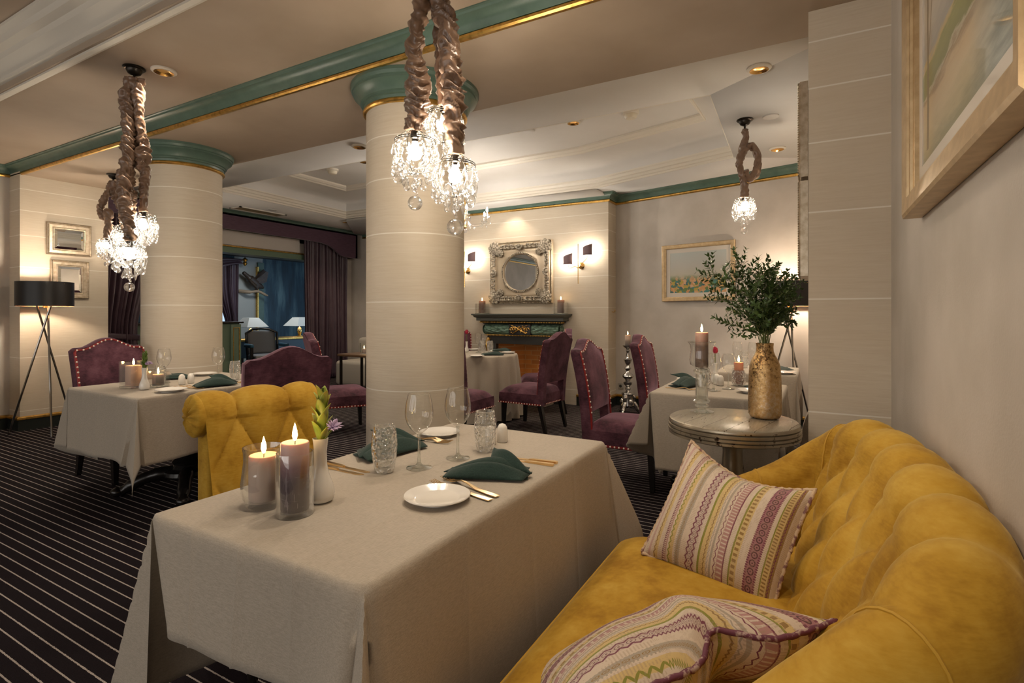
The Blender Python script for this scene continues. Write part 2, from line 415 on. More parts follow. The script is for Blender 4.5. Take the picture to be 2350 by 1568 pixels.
cornice('far', [((FX0, FY), (FX1, FY), (0, -1), 1, 1), ((FX1, FY), (FX1, 7.03), (1, 0), 1, -1), (tuple(da), tuple(db), tuple(RWN), -1, 0),
                ((FX0, 7.75), (FX0, FY), (-1, 0), -1, 1), ((-7.8, 7.75), (FX0, 7.75), (0, -1), -1, -1)], 'green cornice with gilt edge on the fireplace wall')
CG2 = [(u, z) for u, z in CG]
a = MB().mould((-7.8, 7.75), (-7.8, 3.24), (1, 0), [(u*.7, Z0+.05+(z-Z0)*.55) for u, z in CG], 0, 0)
struct('trim_pelmet', a, GREEN)
# baseboards
BBP = [(0, .0), (.022, 0), (.022, .115), (.03, .118)]; BBG = [(.03, .117), (.034, .122), (.034, .14), (.02, .15), (0, .15)]
def base(nm, segs):
    a = MB(); b = MB()
    for p0, p1, out, e0, e1 in segs: a.mould(p0, p1, out, BBP, e0, e1); b.mould(p0, p1, out, BBG, e0, e1)
    struct('baseboard_'+nm, a, DKGREEN); struct('baseboard_'+nm+'_gilt', b, GILT)
base('far', [((-2.80, FY), (FX1, FY), (0, -1), 0, 1), ((FX1, FY), (FX1, 7.03), (1, 0), 1, -1), (tuple(da), tuple(db), tuple(RWN), -1, 0), ((FX0, FY), (-4.42, FY), (0, -1), 1, 0)])
base('left', [((-7.3, 2.35), (-7.3, 3.16), (1, 0), 1, 1), ((-7.57, 2.35), (-7.3, 2.35), (0, -1), -1, 1), ((-7.57, -4), (-7.57, 2.35), (1, 0), 0, -1)])

# columns
for i, (x, lab) in enumerate([(-2.315, 'round cream stone column with green capital right behind the grey dining table'), (-5.055, 'round cream stone column with green capital behind the purple chair and the left table')]):
    t = thing('column', lab, 'column', (x, 2.785, 0)); t['kind'] = 'structure'
    MB().lathe([(.335, 0), (.335, .02), (.32, .03), (.32, 2.56)], 64).build('shaft', STONE, t)
    cp = [(.318, 2.555), (.332, 2.557), (.335, 2.575), (.345, 2.58), (.345, 2.592), (.356, 2.598), (.366, 2.62), (.388, 2.645), (.402, 2.655), (.402, 2.668), (.410, 2.672), (.418, 2.69), (.418, Z0+.002)]
    MB().lathe(cp, 72).build('capital', GREEN, t, angle=22)
    MB().lathe([(.318, 2.528), (.334, 2.53), (.341, 2.538), (.341, 2.548), (.334, 2.557), (.318, 2.558)], 72).build('gilt_ring', GILT, t)

# blue lounge behind the opening (far and partly seen)
BLUE = NT('mottled_blue_glaze'); f = BLUE.noise(BLUE.coord(scale=(3, 3, .5)), 1.6, 5); BLUE.base(BLUE.ramp(f, [(.33, (.008, .020, .032)), (.52, (.022, .058, .085)), (.70, (.11, .19, .21))])); BLUE.p(Roughness=.5); BLUE = BLUE.m
PALEG = pm('pale_grey_paint', (.42, .42, .38), .6)
LX = -11.2
struct('wall_lounge_blue', MB().box((LX-.1, 7.98, 0), (LX, 11.4, 3)), BLUE)
lw = MB().box((LX-.1, 7.28, 0), (LX, 7.98, 3)); struct('wall_lounge_pale', lw, PALEG)
struct('wall_lounge_end', MB().box((-11.3, 11.3, 0), (-8.1, 11.4, 3)), BLUE)
struct('wall_lounge_side', MB().box((-11.3, 2.4, 0), (-8.3, 2.5, 3)), BLUE)
wn = MB().box((LX-.1, 2.4, 0), (LX, 6.35, 3)); wn.box((LX-.1, 6.35, 0), (LX, 7.28, .8)); wn.box((LX-.1, 6.35, 2.1), (LX, 7.28, 3)); struct('wall_lounge_window', wn, BLUE)
struct('ceiling_lounge', MB().box((-11.3, 2.4, 2.5), (-8.1, 11.4, 2.6)), pm('dark_lounge_ceiling', (.06, .065, .07), .7))
wf = MB()
for y in (6.35, 6.80, 7.22): wf.box((LX-.07, y, .8), (LX-.01, y+.055, 2.1))
for z in (.8, 1.55, 2.05): wf.box((LX-.07, 6.35, z), (LX-.01, 7.28, z+.05))
struct('window_1', wf, GREEN, 'tall lounge window with green frame')
pl = MB().box((LX-.02, 7.83, 0), (LX+.05, 7.98, 2.4)); struct('trim_lounge', pl, GREEN)
struct('trim_lounge_gilt', MB().box((LX+.0, 7.80, .5), (LX+.07, 7.83, 2.3)), GILT)
area('lounge_fill', (-9.8, 7.2, 2.45), (0, 0, 0), .5, .5, 16, (.85, .93, 1))  # unseen cool fill lamp added to brighten the lounge

# recessed downlights, ceiling detectors, vent
DLTRIM = pm('brass_downlight_cup', (.80, .48, .15), .22, 1)
dl0 = thing('downlight', 'x', 'downlight', (0, 0, 0), 0, 'recessed gilt downlights')
MB().lathe([(.074, .002), (.074, -.008), (.066, -.014), (.056, -.015)], 32).build('trim_ring', WHITE, dl0)
MB().lathe([(.057, -.016), (.050, -.012), (.040, -.005), (.028, -.002), (.0, -.0015)], 32).build('reflector_cup', DLTRIM, dl0)
DLS = [(-3.675, 1.905, Z1, 'gilt downlight in the ceiling beside the hanging lamp rosette at upper left'),
       (-.315, 3.77, Z1, 'gilt downlight in the ceiling nearest the stone pilaster'),
       (-.315, 5.70, Z1, 'gilt downlight beyond the hanging lamp with the looped sleeve'),
       (-3.74, 3.68, Z1, 'gilt downlight between the two columns, half behind the nearer one'),
       (-.95, 1.68, Z1, 'added unseen gilt fill downlight in the ceiling straight above the near table'),  # downlights over near table and sofa are added, out of view, as fill
       (-1.0, .80, Z2, 'added unseen gilt fill downlight in the recess above the candle end of the near table'),
       (-.10, 1.0, Z2, 'added unseen gilt fill downlight in the recess above the mustard sofa'),
       (-3.76, 6.54, Z1, 'small gilt downlight above the fireplace mirror'),
       (-2.06, 4.85, Z1+.295, 'gilt downlight in the tray ceiling near the white detector'),
       (-4.83, 4.84, Z1+.295, 'gilt downlight in the tray ceiling beside the nearer column'),
       (-7.05, 6.62, Z1, 'gilt downlight above the plum curtain'),
       (-6.92, 7.18, Z1, 'gilt downlight in the far corner past the plum curtain')]
for i, (x, y, z, lab) in enumerate(DLS):
    if i == 0: dl0.location = (x, y, z); dl0['label'] = lab; o = dl0
    else: o = copytree(dl0, (x, y, z), 0, lab)
    l = bpy.data.lights.new('downlight_fill', 'SPOT'); l.energy = 30 if y < 1.7 else 52; l.color = (1, .82, .62); l.spot_size = radians(115); l.spot_blend = .9; l.shadow_soft_size = .05  # fill spot added below each fitting, which itself looks unlit
    lo = bpy.data.objects.new('downlight_fill', l); lo.location = (x, y, z-.03); C.objects.link(lo)
det0 = thing('smoke_detector', 'white smoke detector in the middle of the tray ceiling', 'smoke detector', (-1.49, 4.86, Z1+.295))
MB().lathe([(.075, 0), (.075, -.025), (.062, -.03)], 24).build('base', WHITE, det0)
MB().lathe([(.060, -.028), (.058, -.05), (.045, -.066), (0, -.07)], 24).build('sensor_head', pm('ivory_plastic', (.7, .64, .52), .4), det0)
copytree(det0, (-5.46, 4.9, Z1+.295), 0, 'white smoke detector in the tray ceiling between the two columns')
bl = tag(MB().lathe([(.06, 0), (.06, -.008), (.052, -.012), (0, -.012)], 24).build('blanking_plate', CEILW), 'round blank cover plate beside the hanging lamp with the looped sleeve', 'cover plate', 'round ceiling cover plates'); bl.location = (-.31, 4.74, Z1)
for p, lab in (((-2.55, 4.85, Z1+.295), 'round blank cover plate in the tray ceiling left of the downlight'), ((-7.2, 5.3, Z1), 'round blank cover plate beside the ceiling vent')):
    q = bl.copy(); C.objects.link(q); q.location = p; q['label'] = lab
v = thing('ceiling_vent', 'cream rectangular vent grille in the ceiling before the purple pelmet', 'vent', (-7.5, 5.28, Z1))
fr = MB()
for a_, b_ in (((-.13, -.4, -.015), (-.10, .4, .0)), ((.10, -.4, -.015), (.13, .4, 0)), ((-.13, -.4, -.015), (.13, -.37, 0)), ((-.13, .37, -.015), (.13, .4, 0))): fr.box(a_, b_)
fr.build('frame', WHITE, v)
gr = MB()
for k in range(9): gr.box((-.095+k*.0225, -.37, -.010), (-.085+k*.0225, .37, -.002))
gr.build('grille', pm('brown_vent_slats', (.30, .22, .12), .6), v)
MB().box((-.1, -.37, -.002), (.1, .37, -.001)).build('backing', DKGREEN, v)

# curtains and pelmet
pel = thing('pelmet', 'purple upholstered pelmet above the plum curtains and lounge opening', 'pelmet', (0, 0, 0))
pz0, pz1 = 2.53, 2.765
prof = [(3.2, pz0), (6.3, pz0), (6.75, pz0-.01), (6.95, pz0-.05), (7.08, pz0-.12), (7.2, pz0-.2), (7.35, pz0-.22), (7.62, pz0-.22)]
m = MB(); n = len(prof)
for x in (-7.80, -7.84): m.add([(x, y, z) for y, z in prof]+[(x, y, pz1) for y, z in prof], [(i, i+1, n+i+1, n+i) for i in range(n-1)])
m.add([(xx, y, z) for y, z in prof for xx in (-7.80, -7.84)], [(2*i, 2*i+1, 2*i+3, 2*i+2) for i in range(n-1)])
PELF = pm('purple_woven_pelmet', (.075, .035, .058), .6, col2=(.105, .052, .08), nscale=30, stretch=(1, .3, 3), sheen=.3)
m.build('front_board', PELF, pel)
m = MB().box((-8.09, 7.58, pz0-.22), (-7.80, 7.62, pz1)); m.build('return_board', PELF, pel)
MB().box((-8.09, 3.2, pz1-.02), (-7.8, 7.62, pz1)).build('top_board', PELF, pel)
def curtain(name, lab, cat, x, y0, y1, z0, z1, folds, amp, tie=None, mat=None, axis='y', seed=1):
    rnd = random.Random(seed); ph = [rnd.uniform(.6, 1.4) for _ in range(folds+1)]; tot = sum(ph)
    cum = [0]
    for k in ph: cum.append(cum[-1]+k/tot)
    def warp(u):
        for k in range(len(ph)):
            if u <= cum[k+1]+1e-9: return (k+(u-cum[k])/(cum[k+1]-cum[k]))
        return len(ph)
    t = thing(name, lab, cat); m = MB()
    def fn(u, v):
        z = z0+(z1-z0)*v; ctr = (y0+y1)/2; w = 1.0
        if tie:
            zt, wt, side = tie; d = abs(z-zt); w = 1-(1-wt)*exp(-(d/.55)**2) if z > zt else 1-(1-wt)*exp(-(d/.8)**2)
            ctr = y0+(y1-y0)*side
        y = ctr+(y0+(y1-y0)*u-ctr)*w
        k = warp(u); a = amp*(.6+.4*sin(k*1.7))*(.55+.45*(1-v)**.5 if not tie else 1)
        return (x+a*sin(2*pi*k)+.012*sin(5*v+9*u), y, z)
    m.grid(fn, folds*10, 30); o = m.build('curtain_panel', mat or CURT, t, angle=80)
    sd = o.modifiers.new('s', 'SOLIDIFY'); sd.thickness = .006
    return t
curtain('curtain', 'plum satin curtain drawn to the right of the lounge opening', 'curtain', -7.95, 6.50, 7.50, .03, 2.62, 15, .045, seed=3)
cl = curtain('curtain', 'plum satin curtain tied back between the stone wall and far column', 'curtain', -7.95, 3.22, 3.95, .03, 2.62, 10, .045, (.98, .78, 0), seed=5)
m = MB().grid(lambda u, v: (-7.95+.085*cos(pi*(u-.5))-.03, 3.2+.62*u, .93+.08*v-.06*u), 16, 3); o = m.build('tieback', CURT, cl); o.modifiers.new('s', 'SOLIDIFY').thickness = .012
# ================================================================== FURNITURE
def cloth_mesh(x0, x1, y0, y1, z, dx, dy, corners, seed=0, wave=.012, step=.028):
    """table cloth: flat top, hanging sides, folded corner pleats. corners[(sx,sy)] = (E0, E1, E2) outward offsets per unit drop"""
    rnd = random.Random(seed); Wx, Wy = x1-x0, y1-y0
    def axis(L, d):
        n = max(6, int(L/step)); h = max(8, int(d/.02))
        c = [-d+d*i/h for i in range(h)]+[-.010, -.004]+sorted([L*i/n for i in range(n+1)]+[L*k_+e_ for k_ in (.25, .5, .75) for e_ in (-.007, .0001, .007)])+[L+.004, L+.010]+[L+d*(i+1)/h for i in range(h)]
        return sorted(c)
    A, B = axis(Wx, dx), axis(Wy, dy)
    f1, f2, p1, p2 = rnd.uniform(7, 10), rnd.uniform(15, 20), rnd.uniform(0, 6), rnd.uniform(0, 6)
    def corner(sx, sy): return corners.get((sx, sy), ((.06, 0), (.3, .3), (0, .06)))
    def drop(p, q, sx, sy):
        E = corner(sx, sy); r = hypot(p, q); t = atan2(q, p)/(pi/2); m = len(E)-1
        i = min(m-1, int(t*m)); k = t*m-i; k = k*k*(3-2*k)
        ex = E[i][0]+(E[i+1][0]-E[i][0])*k; ey = E[i][1]+(E[i+1][1]-E[i][1])*k
        L = min(.95, hypot(ex, ey)); return ex*r, ey*r, r*sqrt(1-L*L)
    rd = .012
    def edge(p):                     # rounded table edge: (outward, down)
        if p < rd*pi/2: a = p/rd; return rd*sin(a), rd*(1-cos(a))
        return rd, rd+(p-rd*pi/2)
    P = []; U = []
    for b in B:
        for a in A:
            sx = -1 if a < 0 else (1 if a > Wx else 0); sy = -1 if b < 0 else (1 if b > Wy else 0)
            p = -a if a < 0 else max(0, a-Wx); q = -b if b < 0 else max(0, b-Wy)
            cx = min(max(a, 0), Wx); cy = min(max(b, 0), Wy); ox = oy = dz = 0
            if sx and sy:
                ox, oy, dz = drop(p, q, sx, sy); e = min(1, hypot(p, q)/.02)*rd*.7; ox += e; oy += e
            elif sx:
                o, dz = edge(p)
                for s2, dist in ((-1, cy), (1, Wy-cy)):
                    E0 = corner(sx, s2)[0]; w = exp(-(dist/.13)); ox += E0[0]*p*w; oy += s2*E0[1]*p*w
                k = (p/dx)*min(1, min(cy, Wy-cy)/.1); wv = wave*(sin(f1*cy+p1)+.5*sin(f2*cy+p2)); ox += o+wv*k+.02*p/dx; ox, oy = ox*1.0, oy
            elif sy:
                o, dz = edge(q)
                for s2, dist in ((-1, cx), (1, Wx-cx)):
                    E2 = corner(s2, sy)[-1]; w = exp(-(dist/.13)); ox += s2*E2[0]*q*w; oy += E2[1]*q*w
                k = (q/dy)*min(1, min(cx, Wx-cx)/.1); oy += o+wave*(sin(f1*cx+p2)+.5*sin(f2*cx+p1))*k+.02*q/dy
            if sx and not sy: X = x0+cx+sx*ox; Y = y0+cy+oy
            elif sy and not sx: X = x0+cx+ox; Y = y0+cy+sy*oy
            else: X = x0+cx+sx*ox; Y = y0+cy+sy*oy
            cr = 0                                   # pressed fold lines of the laundered cloth
            for k_ in (.25, .5, .75):
                cr += exp(-((a-Wx*k_)/.006)**2)+exp(-((b-Wy*k_)/.006)**2)
            if sx and not sy: X += sx*.0035*cr
            elif sy and not sx: Y += sy*.0035*cr
            P.append((X, Y, z-dz+.0006*sin(9*a)*sin(7*b)+(.0012*cr if not (sx or sy) else 0))); U.append((a, b))
    n = len(A); F = [(j*n+i, j*n+i+1, (j+1)*n+i+1, (j+1)*n+i) for j in range(len(B)-1) for i in range(n-1)]
    m = MB(); m.add(P, F, U); return m
def tablecloth(label, *a, group='greige tablecloths', **k):
    o = cloth_mesh(*a, **k).build('tablecloth', LINEN, angle=75); tag(o, label, 'tablecloth', group)
    sd = o.modifiers.new('s', 'SOLIDIFY'); sd.thickness = .0022; sd.offset = -1
    return o
def pedestal_table(label, x0, x1, y0, y1, group='pedestal dining tables'):
    t = thing('dining_table', label, 'table', ((x0+x1)/2, (y0+y1)/2, 0), 0, group); w, d = (x1-x0)/2-.006, (y1-y0)/2-.006
    MB().rbox((-w, -d, .715), (w, d, .7465), .006).build('tabletop', BLACKW, t)
    MB().lathe([(.0, .10), (.14, .10), (.15, .115), (.145, .14), (.10, .155), (.085, .18), (.10, .20), (.07, .23), (.052, .30), (.05, .55), (.07, .62), (.11, .66), (.12, .715), (0, .715)], 28).build('pedestal', BLACKW, t)
    for a in (45, 135, 225, 315):
        a = radians(a+12); c, s = cos(a), sin(a); m = MB()
        pts = [(.06*c, .06*s, .12), (.16*c, .16*s, .125), (.27*c, .27*s, .10), (.36*c, .36*s, .05), (.40*c, .40*s, .032)]
        m.tube(crom(pts, 4), [.05]*6+[.042]*6+[.032]*4+[.030], 10); m.sph((.41*c, .41*s, .034), (.042, .042, .033)); m.build('foot', BLACKW, t)
    return t
# front table, left table, right tables, round table, and one at the far left edge
TZ = .75
pedestal_table('pedestal table wholly draped in greige cloth beside the yellow sofa', -1.42, -.725, .725, 1.968)
tablecloth('greige cloth over the near table beside the yellow sofa', -1.42, -.722, .722, 1.97, TZ, .48, .25,
           {(-1, -1): ((.06, .0), (.36, .02), (.02, -.42), (-.35, -.42), (-.52, .04)), (1, -1): ((.12, .05), (.22, .26), (-.02, .16)), (1, 1): ((.10, .0), (.34, .22), (0, .05)), (-1, 1): ((.1, 0), (.3, .2), (0, .05))}, seed=4, wave=.014)
pedestal_table('pedestal table with black claw feet between the two facing purple chairs', -4.32, -3.46, 1.655, 2.70)
tablecloth('greige cloth over the left table below the hanging cluster lamp', -4.325, -3.455, 1.65, 2.705, TZ, .40, .40,
           {(-1, -1): ((.05, 0), (.34, .05), (.02, -.32), (-.20, -.32), (-.24, .05)), (1, -1): ((.10, .0), (.40, .24), (-.12, .10)), (1, 1): ((.05, 0), (.3, .3), (0, .05))}, seed=9)
pedestal_table('pedestal table behind the silver-topped side table under a greige cloth', -.895, -.185, 3.375, 4.14)
tablecloth('greige cloth on the table right behind the round silver side table', -.90, -.18, 3.37, 4.145, TZ, .34, .48,
           {(-1, -1): ((.05, -.02), (.36, .18), (.02, -.30), (-.12, -.28), (-.08, .03)), (1, -1): ((0, 0), (.10, .25), (0, .1)), (1, 1): ((0, 0), (.1, .1), (0, .02))}, seed=14, wave=.005)
pedestal_table('pedestal table near the painting wall under a greige cloth', -.745, -.145, 4.80, 5.50)
tablecloth('greige cloth on the farther table below the landscape picture', -.735, -.14, 4.795, 5.505, TZ, .20, .45, {(1, -1): ((.02, 0), (.10, .2), (0, .05)), (1, 1): ((.02, 0), (.1, .1), (0, .02))}, seed=15, wave=.006)
pedestal_table('pedestal table at the far left edge of the room under its cloth', -7.25, -6.32, 1.02, 1.42)
tablecloth('greige cloth cut off by the left edge of the photo', -7.25, -6.315, .95, 1.425, TZ, .40, .40, {(1, 1): ((.05, 0), (.25, .25), (0, .05))}, seed=17)
rx, ry, rr = -3.6, 5.45, .50
t = thing('round_table', 'round dining table before the fireplace under a floor-length cloth', 'table', (rx, ry, 0))
MB().lathe([(0, .715), (rr-.01, .715), (rr-.006, .73), (rr-.01, .7465), (0, .7465)], 40).build('tabletop', BLACKW, t)
MB().lathe([(0, 0), (.24, 0), (.24, .03), (.07, .07), (.05, .4), (.09, .7), (0, .715)], 20).build('pedestal', BLACKW, t)
m = MB(); N = 180
def rc(u, v):
    a = 2*pi*u
    if v < .25: r = rr*v/.25; return (rx+r*cos(a), ry+r*sin(a), TZ)
    if v < .30: k = (v-.25)/.05; return (rx+(rr+.012*sin(k*pi/2))*cos(a), ry+(rr+.012*sin(k*pi/2))*sin(a), TZ-.012*(1-cos(k*pi/2)))
    k = (v-.30)/.70; r = rr+.012+.05*k+(.032*k**.6)*sin(15*a+1.2*sin(2*a))+.014*k*sin(31*a+1)
    return (rx+r*cos(a), ry+r*sin(a), TZ-.012-(TZ-.027)*k)
m.grid(rc, N, 26, cu=True); o = m.build('tablecloth', LINEN, angle=75); tag(o, 'floor-length round greige cloth with deep folds before the fireplace', 'tablecloth', 'greige tablecloths')

# ---------------------------------------------------------------- camel-back dining chairs
def dining_chair(label):
    t = thing('dining_chair', label, 'chair', (0, 0, 0), 0, 'aubergine velvet dining chairs')
    w = .262
    # seat: tapered, domed (faces +X)
    def seat(u, v):
        x = -.25+.50*u; hw = w*(.93+.07*u); e = lambda q: 1-abs(2*q-1)**6
        y = (2*v-1)*hw; z = .395+.075*(e(u)*e(v))**.8
        return (x, y, z)
    m = MB(); m.grid(seat, 16, 16)
    R = [seat(i/16, 0) for i in range(16)]+[seat(1, i/16) for i in range(16)]+[seat(1-i/16, 1) for i in range(16)]+[seat(0, 1-i/16) for i in range(16)]
    n = len(R); m.add([(p[0], p[1], .395) for p in R]+[(p[0]*1.012, p[1]*1.012, .34) for p in R]+[(p[0], p[1], .285) for p in R], [(k*n+i, k*n+(i+1) % n, (k+1)*n+(i+1) % n, (k+1)*n+i) for k in (0, 1) for i in range(n)]+[tuple(range(2*n, 3*n))])
    m.build('seat', PUR, t, angle=60)
    rb = MB(); loop = [(p[0]*1.015+(.002 if p[0] > 0 else -.002), p[1]*1.02, .292) for p in R]
    rb.add([(x, y, .285) for x, y, z in loop]+[(x, y, .302) for x, y, z in loop], [(i, (i+1) % n, n+(i+1) % n, n+i) for i in range(n)])
    rb.mi = 1
    for i in range(0, n, 1): x, y, z = loop[i]; rb.sph((x*1.004, y*1.006, .2935), .0068, 6, 4)
    rb.build('seat_trim', [RED, NAIL], t)
    # raked back with camel top
    def rake(z): k = max(0, (z-.30)/.75); return -.245-.03*k-.085*k**2.2
    def top(u): a = min(1, abs(u)/.80); r = max(0, abs(u)-.93)/.07; return .972+.072*(.5+.5*cos(pi*a))-.022*r*r
    th = .036; zb = .52
    def prof(u, v):
        z = zb+(top(u)-zb)*v; hw = w*(.93+.05*((z-zb)/.5)); return u*hw, z
    m = MB()
    def front(u, v):
        uu = 2*u-1; y, z = prof(uu, v); b = (1-abs(uu)**4)*(1-abs(2*v-1)**5); return (rake(z)+th+.022*b, y, z)
    def backf(u, v): uu = 2*u-1; y, z = prof(uu, v); return (rake(z)-th-.004*(1-uu*uu), y, z)
    m.grid(front, 20, 16); m.grid(backf, 20, 16, flip=True)
    def rim(u, v):
        # closed outline: up the left side, over the top, down the right, along the bottom
        s = u*4
        if s < 1: uu, vv = -1, s
        elif s < 2: uu, vv = -1+2*(s-1), 1
        elif s < 3: uu, vv = 1, 3-s
        else: uu, vv = 1-2*(s-3), 0
        y, z = prof(uu, vv); bul = .005*sin(pi*v)
        return (rake(z)+th-2*th*v, y*(1+bul*2), z+(bul if 1 <= s < 2 else 0))
    m.grid(rim, 80, 4, cu=True); m.build('backrest', PUR, t, angle=50)
    for sgn in (-1, 1):                       # upholstered posts between back and seat
        p = MB(); p.T = Matrix.Identity(4)
        def post(u, v):
            z = .285+(zb+.02-.285)*v; a = u*4; q = [(-.036, -.03), (.036, -.03), (.036, .03), (-.036, .03)]; i = int(a) % 4; k = a-int(a)
            x = q[i][0]+(q[(i+1) % 4][0]-q[i][0])*k; y = q[i][1]+(q[(i+1) % 4][1]-q[i][1])*k
            return (rake(z)+x, sgn*(w*.93-.03)+y, z)
        p.grid(post, 8, 6, cu=True); p.build('back_post', PUR, t, angle=40)
    # red ribbon with nailheads around the front edge of the back
    pts = []
    for i in range(22): y, z = prof(-1, i/22); pts.append((rake(z)+th+.003, y*.955, z))
    for i in range(34): y, z = prof(-1+2*i/34, 1); pts.append((rake(z)+th+.003, y*.955, z-.012))
    for i in range(23): y, z = prof(1, 1-i/22); pts.append((rake(z)+th+.003, y*.955, z))
    pts = [(rake(.30)+th+.003, -w*.93*.975, .30)]+pts+[(rake(.30)+th+.003, w*.93*.975, .30)]
    nl = MB(); nl.tube(pts, .0095, 6); nl.mi = 1; acc = 0
    for a, b in zip(pts, pts[1:]):
        a, b = Vector(a), Vector(b); L = (b-a).length; acc += L
        if acc > .030: nl.sph((b.x+.007, b.y, b.z), .0074, 6, 4); acc = 0
    nl.build('back_trim', [RED, NAIL], t)
    for sx in (-1, 1):
        for sy in (-1, 1):
            x0 = .215 if sx > 0 else -.235; x1 = .225 if sx > 0 else -.30; y = sy*(w*.93-.025)
            m = MB(); a, b = .023, .015
            P = [(x1-b, y-b, 0), (x1+b, y-b, 0), (x1+b, y+b, 0), (x1-b, y+b, 0), (x0-a, y-a, .287), (x0+a, y-a, .287), (x0+a, y+a, .287), (x0-a, y+a, .287)]
            m.add(P, [(3, 2, 1, 0), (4, 5, 6, 7), (0, 1, 5, 4), (1, 2, 6, 5), (2, 3, 7, 6), (3, 0, 4, 7)]); m.build('leg', BLACKW, t)
    return t
ch = dining_chair('purple velvet chair with red studded back against the lamp-lit stone wall')
CH = [((-4.645, 2.165, 0), 2, None),
      ((-3.09, 2.27, 0), 160, 'plain-backed purple chair between the mustard chair and the left table'),
      ((-4.35, 4.05, 0), 58, 'purple chair standing side-on before the plum curtain'),
      ((-4.62, 5.25, 0), -75, 'purple chair with red studded back half hidden by the nearer column'),
      ((-3.12, 4.42, 0), 92, 'purple chair mostly hidden at the right edge of the nearer column'),
      ((-2.70, 5.20, 0), 176, 'purple chair seen from behind at the round table with its legs in view'),
      ((-3.04, 6.10, 0), 210, 'purple chair nearest the fireplace overlapped by the chair in front'),
      ((-1.215, 3.92, 0), 2, 'purple chair with dark seat pulled to the table behind the silver side table'),
      ((-1.08, 4.93, 0), 2, 'purple chair beside the tall silver candlestick'),
      ((-4.27, 6.06, 0), -40, 'purple chair across the round table with only its studded top showing by the column')]
for i, (p, a, lab) in enumerate(CH):
    if i == 0: ch.location = p; ch.rotation_euler.z = radians(a)
    else: copytree(ch, p, radians(a), lab)

# ---------------------------------------------------------------- tufted mustard sofa
BTN = pm('mustard_button', (.48, .27, .02), .7)
def shell(ridge, base_z, inset, roll, ds, dt, puff, nt=44, s_per=10, tuft=None, outer=.055, rows=3):
    """tufted upholstered shell swept along a ridge curve; each ridge point = (x, y, z, inset)"""
    pts = crom([Vector(p[:3]) for p in ridge], s_per); n0 = len(ridge)
    ins = [q.x for q in crom([Vector((p[3], 0, 0)) for p in ridge], s_per)]
    tf = [q.x for q in crom([Vector((p[4], 0, 0)) for p in ridge], s_per)]
    L = [0]
    for a, b in zip(pts, pts[1:]): L.append(L[-1]+(b.xy-a.xy).length)
    secs = []; buttons = []
    ctr = Vector((sum(p.x for p in pts)/len(pts)-.25, sum(p.y for p in pts)/len(pts)))
    for i, p in enumerate(pts):
        d = (pts[min(i+1, len(pts)-1)].xy-pts[max(i-1, 0)].xy).normalized(); nin = Vector((-d.y, d.x))
        if nin.dot(ctr-p.xy) < 0: nin = -nin
        R, zr, it = roll, p.z, ins[i]; cz = zr-R; h = cz-base_z
        prof = []
        for k in range(22):                                   # inner face
            t = k/21; u = it+(R*.95-it)*(t**.9)+.02*sin(pi*t); prof.append((u, base_z+h*t))
        for k in range(1, 14): a = pi*k/14*1.12; prof.append((R*.95*cos(a), cz+R*sin(a)))
        zo = prof[-1][1]; uo = prof[-1][0]
        for k in range(1, 7): t = k/6; prof.append((uo+(-outer-uo)*min(1, t*1.5), zo+(.10-zo)*t))
        arc = [0]
        for a, b in zip(prof, prof[1:]): arc.append(arc[-1]+hypot(b[0]-a[0], b[1]-a[1]))
        row = []; top = arc[21]*.93
        for k, (u, z) in enumerate(prof):
            a = L[i]/ds; b = (top-arc[k])/dt; A = tf[i]; disp = 0
            if k <= 34:
                if b >= 0: cell = (abs(sin(pi*(a-b/2)))*abs(sin(pi*(a+b/2))))**.42; dsp = puff*(cell-.55)*min(1, k/5)
                else: cell = abs(sin(pi*a))**.45; fade = max(0, 1-max(0, k-27)/8); dsp = puff*(cell*.95-.5)*fade
                disp = dsp*A
            ka, kb = prof[max(k-1, 0)], prof[min(k+1, len(prof)-1)]; tx, tz = kb[0]-ka[0], kb[1]-ka[1]; q = hypot(tx, tz) or 1
            nu, nz = tz/q, -tx/q
            u2, z2 = u+nu*disp, z+nz*disp; row.append((p.x+nin.x*u2, p.y+nin.y*u2, z2))
        secs.append(row)
        for r in range(rows):
            pass
    # buttons at lattice points
    for i in range(1, len(pts)):
        for r in range(1, rows+1):
            off = .5*(r % 2)
            a0, a1 = L[i-1]/ds-off, L[i]/ds-off
            if math.floor(a0) != math.floor(a1) and tf[i] > .6:
                row = secs[i]; 
                # locate the profile index whose arc distance below the top row is r*dt
                arc = 0; kk = 20
                while kk > 1 and arc < r*dt: arc += (Vector(row[kk])-Vector(row[kk-1])).length; kk -= 1
                if kk > 2: buttons.append(row[kk])
    m = MB(); n = len(secs[0])
    m.add([p for r in secs for p in r], [(i*n+k, i*n+k+1, (i+1)*n+k+1, (i+1)*n+k) for i in range(len(secs)-1) for k in range(n-1)])
    for e, s in ((0, secs[0]), (1, secs[-1])):
        c = Vector((0, 0, 0))
        for p in s: c += Vector(p)
        c /= n; b = len(m.v); m.add([tuple(c)]+s, [(0, k+1, k+2) if e else (0, k+2, k+1) for k in range(n-1)]+[(0, n, 1) if e else (0, 1, n)])
    return m, buttons, secs
